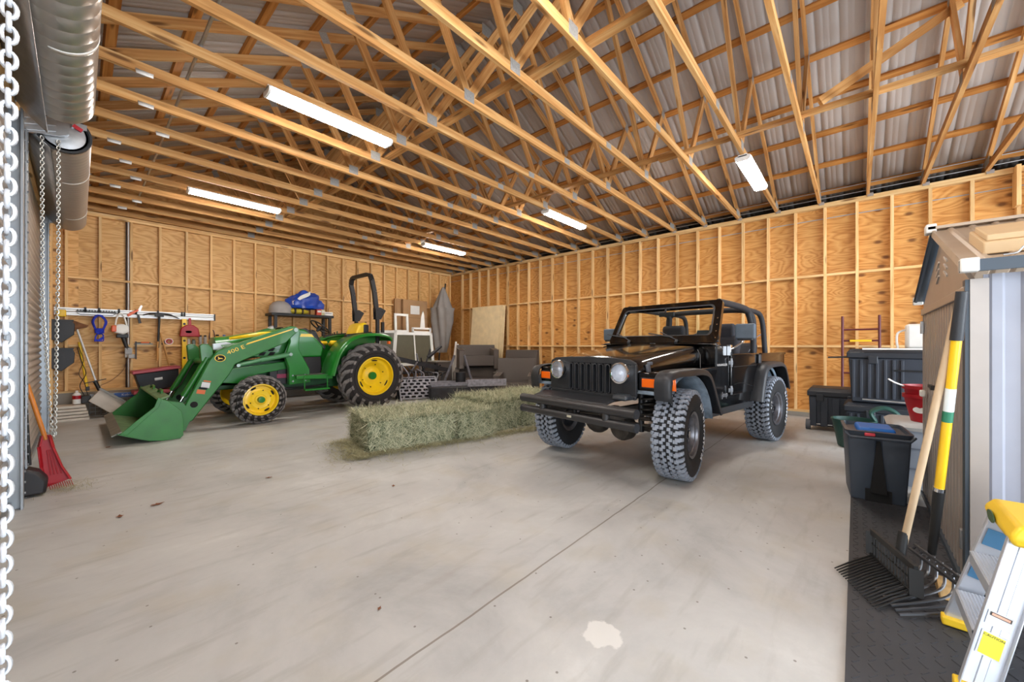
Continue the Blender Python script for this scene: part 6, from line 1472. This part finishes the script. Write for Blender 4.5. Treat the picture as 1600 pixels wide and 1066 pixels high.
# grey tub with lid and buckets
o = thing('grey_tub', 'pale grey lidded tub behind the bin, carrying red buckets', 'tub', (5.12, -.56, 0)); M_TUB = mat('tub_grey', '#8e939c', .5); m = MB(); m.loft([rr4(.25, .27, 0, .06), rr4(.30, .32, .50, .06)]); m.build('body', M_TUB, o, smooth=40)
m = MB(); m.loft([rr4(.32, .34, .50, .07), rr4(.33, .35, .53, .07), rr4(.30, .32, .555, .07)]); m.build('lid', mat('lid_grey', '#a5a3a0', .5), o, smooth=40)
for z in (.16, .34): m = MB(); m.loft([rr4(.28 + z * .05, .30 + z * .05, z, .06), rr4(.28 + z * .05, .30 + z * .05, z + .01, .06)]); m.build('band', mat('tub_band', '#6d727c', .5), o)
for z, lab in ((.556, 'lower red bucket with oval sticker on the grey tub'), (.635, 'upper red bucket nested in the lower one')):
    o = thing('red_bucket', lab, 'bucket', (5.10, -.50, z), 0, 'red buckets nested on the grey tub'); o.scale = (1.15, 1.15, 1.12)
    m = MB(); m.lathe([(0, 0), (.105, 0), (.145, .19), (.155, .19), (.155, .22), (.142, .22), (.10, .012), (0, .012)], 36); m.build('body', M_RED, o)
    if z < .6:
        for a_, mm, w_ in ((2.62, M_WP, .042), (2.98, mat('sticker_green', '#4d9a5b', .4), .03)):
            R_ = .125; m = MB(); m.lathe([(0, .004), (w_, .004), (w_, 0)], 24, Matrix.Translation((R_ * math.cos(a_), R_ * math.sin(a_), .10)) @ Euler((0, PI / 2, a_)).to_matrix().to_4x4() @ Matrix.Diagonal((.6, 1, 1, 1))); m.build('sticker', mm, o)
    else: m = MB(); m.tube(smooth_path([(-.05, .14, .21), (-.10, .20, .24), (-.14, .24, .27)], 4), .006, n=6); m.build('bail', M_WP, o)
# rubber mat
mt_ = MB(); mt_.box((2.75, -.90, .005), (3.1, 1.86, .010)); q = mt_.build('rubber_mat', mat('mat_rubber', '#35363a', .6, var=.2, vscale=3), smooth=0); tag(q, 'black rubber mat under the shed and tools', 'mat')
m = MB(); 
for i in range(62):
    for j in range(20):
        x = 1.24 + i * .049; y = .0 - j * .049; a = .6 if (i + j) % 2 else -.6
        if y < -.42 and x > 2.9: continue
        m.box((x, y, .0108), (.036, .006, .0022), None, (0, 0, a))
m.build('tread_pattern', mat('mat_rubber', '#35363a'), q, smooth=0, weld=False)['kind'] = 'stuff'

# ------------------------------------------------------------------ small steel shed
S = thing('steel_shed', 'small taupe and grey steel shed with a gable roof at the right', 'shed', (2.93, -.42, .011)); M_SH = mat('shed_taupe', '#9b928b', .38, .3, var=.05); M_SH2 = mat('shed_grey', '#9b9eaa', .45, .1, var=.04); M_SHD = mat('shed_slate', '#3c4650', .45, .2); M_ROOF = mat('shed_roof', '#b8a692', .5, .1)
def ribbed(axis, a, b, z0, z1, m_, base, name, depth, sg):
    m = MB(); P = []; t = a; k = 0
    while t < b: P += [(t, 0), (min(t + .045, b), 0), (min(t + .055, b), depth), (min(t + .085, b), depth), (min(t + .095, b), 0)]; t += .096
    if axis == 'x': m.loft([[(p, sg * d, z0) for p, d in P], [(p, sg * d, z1) for p, d in P]], caps=False, closed=False)
    else: m.loft([[(base + sg * d, p, z0) for p, d in P], [(base + sg * d, p, z1) for p, d in P]], caps=False, closed=False)
    o = m.build(name, m_, S, smooth=0, weld=False); q = o.modifiers.new('s', 'SOLIDIFY'); q.thickness = .002; return o
fw = ribbed('x', .07, 1.70, .03, 1.50, M_SH, 0, 'front_doors', .022, -1)
m = MB(); m.prism([(-.0, 1.50), (1.72, 1.50), (1.72, 1.56), (.86, 1.93), (0, 1.56)], -.02, .0); gb = m.build('gable_panel', M_SH, S)
for s_ in (-1, 1):
    for k in range(3): MB().beam((.80 + s_ * .10, .004, 1.70 + .045 * k), (.80 + s_ * .20, .004, 1.66 + .045 * k), .008, .012).build('louvre', mat('louvre_pale', '#c9c2ba', .4, .4), gb)
MB().box((.86, .006, 1.505), (1.7, .02, .05)).build('lintel', M_SH, S, bevel=.004)
sw = ribbed('y', -1.5, -.045, .03, 1.58, M_SH2, 0, 'side_wall', .009, -1)
MB().box((.02, .0, .78), (.06, .03, 1.56)).build('corner_post', M_SHD, S); MB().box((-.005, -.03, .78), (.03, .06, 1.56)).build('corner_post', M_SH, S); MB().box((1.70, -.01, .76), (.04, .03, 1.5)).build('corner_post', M_SH, S)
MB().box((.86, -.01, .015), (1.74, .05, .03)).build('floor_frame', M_SHD, S); MB().box((0, -.75, .015), (.05, 1.5, .03)).build('floor_frame', M_SHD, S)
for x in (.06, 1.66):
    for z in (.25, 1.38): MB().box((x, .014, z), (.03, .02, .10)).build('hinge', M_GALV, S, bevel=.003)
m = MB(); m.box((1.0, .03, 1.0 - .05), (.13, .02, .02)); m.box((.88, .03, .95), (.05, .03, .03)); m.build('door_latch', M_HOOK, S); MB().box((1.45, .03, .86), (.07, .03, .05)).build('white_clip', M_WP, S, bevel=.008)
# roof slopes with ribs, rims and white corner caps
zr, ze = 2.0, 1.625
for s_, xe in ((0, -.13), (1, 1.86)):
    m = MB(); P = []; y = .03; 
    for k in range(18): P += [(y, 0), (y - .055, 0), (y - .065, .012), (y - .08, .012), (y - .09, 0)]; y -= .092
    m.loft([[(.87, q, zr - .0 + d) for q, d in P], [(xe, q, ze + d) for q, d in P]], caps=False, closed=False); rf = m.build('roof_panel', M_ROOF, S, smooth=0, weld=False); rf.modifiers.new('s', 'SOLIDIFY').thickness = .004
    MB().box((xe, -.75, ze - .015), (.02, 1.60, .055)).build('eave_trim', M_SHD, rf)
    MB().beam((.87, .034, zr - .015), (xe, .034, ze - .015), .014, .045).build('verge_trim', M_ROOF if s_ == 0 else M_SHD, rf)
    if s_: MB().add([(.87, .05, zr - .03), (xe, .05, ze - .03), (xe, -.04, ze - .03), (.87, -.04, zr - .03)], [(0, 1, 2, 3)]).build('soffit', M_SHD, rf, solid=.003)
    MB().box((xe, .02, ze - .012), (.06, .06, .065)).build('corner_cap', M_WP, rf, bevel=.006)
MB().box((.87, -.75, zr + .012), (.09, 1.62, .018)).build('ridge_cap', M_ROOF, S); MB().box((.87, .045, zr + .01), (.09, .05, .06)).build('ridge_end_cap', M_WP, S, bevel=.006)
for z_ in (0,): MB().box((0, -1.5, .78), (.03, .03, 1.56)).build('corner_post', M_SHD, S)
o = thing('flat_carton', 'flat tan cardboard carton lying on the shed roof', 'box', (3.07, -.72, 1.745)); o.rotation_euler = (0, math.radians(-21), 0)
MB().box((0, -.05, .03), (.34, .62, .06)).build('carton', M_CARD2, o, bevel=.006); MB().box((-.02, -.03, .075), (.26, .56, .03)).build('carton_flap', M_CARD2, o, bevel=.005)
o = thing('metal_hook', 'small white metal hook lying on the near eave of the shed', 'hook', (2.84, -.57, 1.665)); m = MB(); m.tube(smooth_path([(0, .06, 0), (0, .02, .005), (0, .0, .03), (0, -.02, .005), (0, -.06, 0)], 5), .004, n=6); m.build('hook', M_GALV, o)

# ------------------------------------------------------------------ forks against the shed
o = thing('bedding_fork', 'black plastic-tined fork with a pale wooden handle leaning on the shed', 'fork', (0, 0, 0))
a = Vector((2.90, -.19, .20)); b = Vector((2.83, -.375, 1.46)); MB().cyl(a, b, .016, n=12).build('handle', mat('pale_wood', '#c3a988', .6, var=.1), o); MB().cyl(a + Vector((-.02, .02, -.10)), a + Vector((0, 0, .06)), .022, n=12).build('socket', M_HOOK, o)
L0, R0 = Vector((3.07, -.07, .03)), Vector((2.69, -.22, .03)); tipL, tipR = Vector((2.78, .09, .018)), Vector((2.46, -.075, .018)); up_ = Vector((.02, -.0, .125))
m = MB(); m.beam(L0 + up_, R0 + up_, .016, .03); m.beam(L0, R0, .02, .02); m.beam(L0 + up_ * .5, R0 + up_ * .5, .006, .008)
for k in range(15): p = L0.lerp(R0, k / 14); m.beam(p, p + up_, .008, .008)
m.beam(L0, L0 + up_, .05, .012); m.beam(R0, R0 + up_, .05, .012); m.build('basket', M_HOOK, o)
for k in range(18):
    p = L0.lerp(R0, (k + .5) / 18); q = tipL.lerp(tipR, (k + .5) / 18); MB().tube([p, p.lerp(q, .5) + Vector((0, 0, .006)), q], [.0065, .0055, .003], n=6).build('tine', M_HOOK, o)
MB().box(L0 + up_ * .85 + Vector((-.02, -.03, 0)), (.012, .03, .02)).build('sticker', M_WP, o)
o = thing('manure_fork', 'curved-tine steel fork with a yellow handle and black grip leaning on the shed', 'fork', (0, 0, 0)); M_STT = mat('tine_steel', '#66676a', .4, .8, var=.2)
a = Vector((2.99, -.30, .15)); b = Vector((2.77, -.375, 1.50)); d = b - a
MB().cyl(a + d * .27, b - d * .16, .019, n=14).build('handle', mat('handle_yellow', '#f2c21e', .3, coat=.4), o); MB().cyl(b - d * .17, b, .0235, .021, n=14).build('grip', M_PLAS, o); MB().cyl(a, a + d * .262, .017, .0225, n=14).build('socket', M_HOOK, o); MB().cyl(a + d * .258, a + d * .272, .0232, n=14).build('ferrule', M_CHROME, o)
MB().cyl(a + d * .53, a + d * .655, .0196, n=14).build('label', mat('label_white', '#dfe6e6', .4), o); MB().cyl(a + d * .53, a + d * .57, .0199, n=14).build('label_band', mat('label_green', '#2e7d5e', .4), o)
for k in range(7):
    s0 = Vector((3.02 - .055 * k * .9, -.225 - .022 * k, .12)); e_ = Vector((2.66 - .03 * k, -.075 - .012 * k, .022))
    p1 = s0 + Vector((-.01, -.03, .04)); p2 = s0 + Vector((-.05, -.03, -.06)); p3 = s0.lerp(e_, .55) + Vector((-.0, -.035, -.05)); p3.z = .03
    MB().tube(smooth_path([s0 + Vector((.02, 0, .0)), p1, p2, p3, e_], 5), .0062, n=6).build('tine', M_STT, o)
m = MB(); m.beam((3.04, -.22, .13), (2.72, -.36, .13), .014, .012); m.beam((3.03, -.24, .16), (2.73, -.37, .16), .010, .010); m.build('cross_bar', M_STT, o)
o = thing('wood_block', 'splintered pale wood block caught under the curved fork', 'wood', (2.88, -.335, .011)); m = MB(); m.prism([(-.09, 0), (.09, 0), (.07, .05), (.02, .065), (-.06, .05)], -.03, .03); m.build('block', mat('raw_wood', '#cfa972', .8, var=.2, vscale=30), o, bevel=.005)

# ------------------------------------------------------------------ aluminium stepladder
Ld = thing('stepladder', 'short aluminium stepladder with yellow top and feet at the bottom right', 'ladder', (0, 0, 0)); M_LAL = mat('ladder_alu', '#c5cad3', .35, .45, var=.05); M_LY = mat('ladder_yellow', '#f0c72a', .45)
z0 = .012
def rail(x0, x1, ya, yb, zt, wd, nm, lab=None):
    a = Vector((x0, ya, z0 + .02)); b = Vector((x1, yb, zt)); m = MB(); n_ = (b - a).normalized(); F = frame(a, b, (1, 0, 0)); Lr = (b - a).length
    m.box((Lr / 2, 0, 0), (Lr, wd, .004), F); 
    for s_ in (-1, 1): m.box((Lr / 2, s_ * wd / 2, -.012 if x0 < 2.3 else .012), (Lr, .004, .026), F)
    m.box((Lr / 2, 0, -.003 if x0 < 2.3 else .003), (Lr, wd * .25, .006), F)
    r = m.build(nm, M_LAL, Ld, bevel=.002); MB().box(a + Vector((0, 0, -.0)), (.05, wd + .02, .036)).build('rubber_foot', M_LY, r, bevel=.006); return r, F, Lr
r1, F1, l1 = rail(2.10, 2.24, -.315, -.455, .56, .085, 'front_rail'); r2, F2, l2 = rail(2.56, 2.50, -.33, -.455, .56, .07, 'front_rail')
r3, F3, l3 = rail(2.10, 2.24, -.62, -.50, .54, .05, 'rear_rail'); r4, F4, l4 = rail(2.56, 2.50, -.62, -.50, .54, .05, 'rear_rail')
for z, yy in ((.185, -.36), (.365, -.40)):
    m = MB(); m.box((2.365, yy - .005, z), (.32, .085, .012)); m.box((2.365, yy + .035, z - .02), (.32, .004, .045)); s = m.build('step', M_LAL, Ld)
    for k in range(8): MB().box((2.365, yy - .04 + k * .010, z + .0075), (.315, .004, .003)).build('step_tread', M_LAL, s)
m = MB(); m.beam((2.12, -.61, .2), (2.55, -.61, .2), .03, .02); m.beam((2.13, -.58, .38), (2.53, -.58, .38), .03, .02); m.build('rear_brace', M_LAL, Ld)
m = MB(); m.loft([[(2.19, -.415, .535), (2.55, -.415, .535), (2.55, -.56, .535), (2.19, -.56, .535)], [(2.18, -.405, .57), (2.56, -.405, .57), (2.56, -.57, .57), (2.18, -.57, .57)], [(2.20, -.43, .61), (2.54, -.43, .61), (2.54, -.55, .61), (2.20, -.55, .61)]]); cp = m.build('top_cap', M_LY, Ld, bevel=.012, seg=3)
MB().lathe([(0, .003), (.022, .003), (.022, 0)], 24, Matrix.Translation((2.42, -.404, .565)) @ Matrix.Diagonal((2.4, 1, 1, 1)) @ Euler((-PI / 2, 0, 0)).to_matrix().to_4x4()).build('round_emblem', mat('emblem_green', '#3d5a33', .4), cp)
def stick(F, x, y, w_, h_, mm, nm, par, sg, dz=.003): return MB().box((x, y, sg * dz), (h_, w_, .0012), F).build(nm, mm, par)
sg = 1 if (F1.to_3x3() @ Vector((0, 0, 1))).x < 0 else -1
stick(F1, .165, .0, .06, .085, M_LET, 'label', r1, sg, .0075); stick(F1, .165, .0, .05, .075, mat('label_yellow', '#eadf2e', .5), 'caution_label', r1, sg, .009); stick(F1, .255, .0, .06, .05, M_LET, 'label', r1, sg, .0075); stick(F1, .27, .0, .05, .013, mat('label_frame', '#3b332c', .5), 'danger_label', r1, sg, .009); stick(F1, .27, .0, .042, .008, mat('label_pink', '#e2a78c', .5), 'danger_oval', r1, sg, .0105)
text('label_text', 'CAUTION', F1 @ Matrix.Translation((.195, 0, sg * .0105)) @ Euler((0 if sg > 0 else PI, 0, -PI / 2 if sg > 0 else PI / 2)).to_matrix().to_4x4(), .011, .0003, M_HOOK, r1)
M_LB = mat('label_steelblue', '#4a7fa8', .5)
for x in (.27, .43): stick(F2, x, .0, .055, .075, M_LB, 'blue_label', r2, -1 if (F2.to_3x3() @ Vector((0, 0, 1))).x > 0 else 1, .0085)

# paper tags on the bottom chords, upper left
n_ = 0
for x, k in ((.39, 10), (.45, 11), (.64, 12), (.28, 13), (.41, 14), (.55, 15), (.37, 16), (.65, 17), (.51, 18)):
    y = YT0 + k * .6096 - .021; t = thing('lumber_tag', 'white paper tag under a roof chord, upper left, %s from the camera' % ORD[n_], 'tag', (x, y, ZT - .012), 0, 'white paper tags on the truss chords')
    MB().add([(-.06, 0, .03), (.06, 0, .03), (.055, -.02, -.02), (-.055, -.02, -.02)], [(0, 1, 2, 3)]).build('paper', M_WP, t, solid=.001); n_ += 1
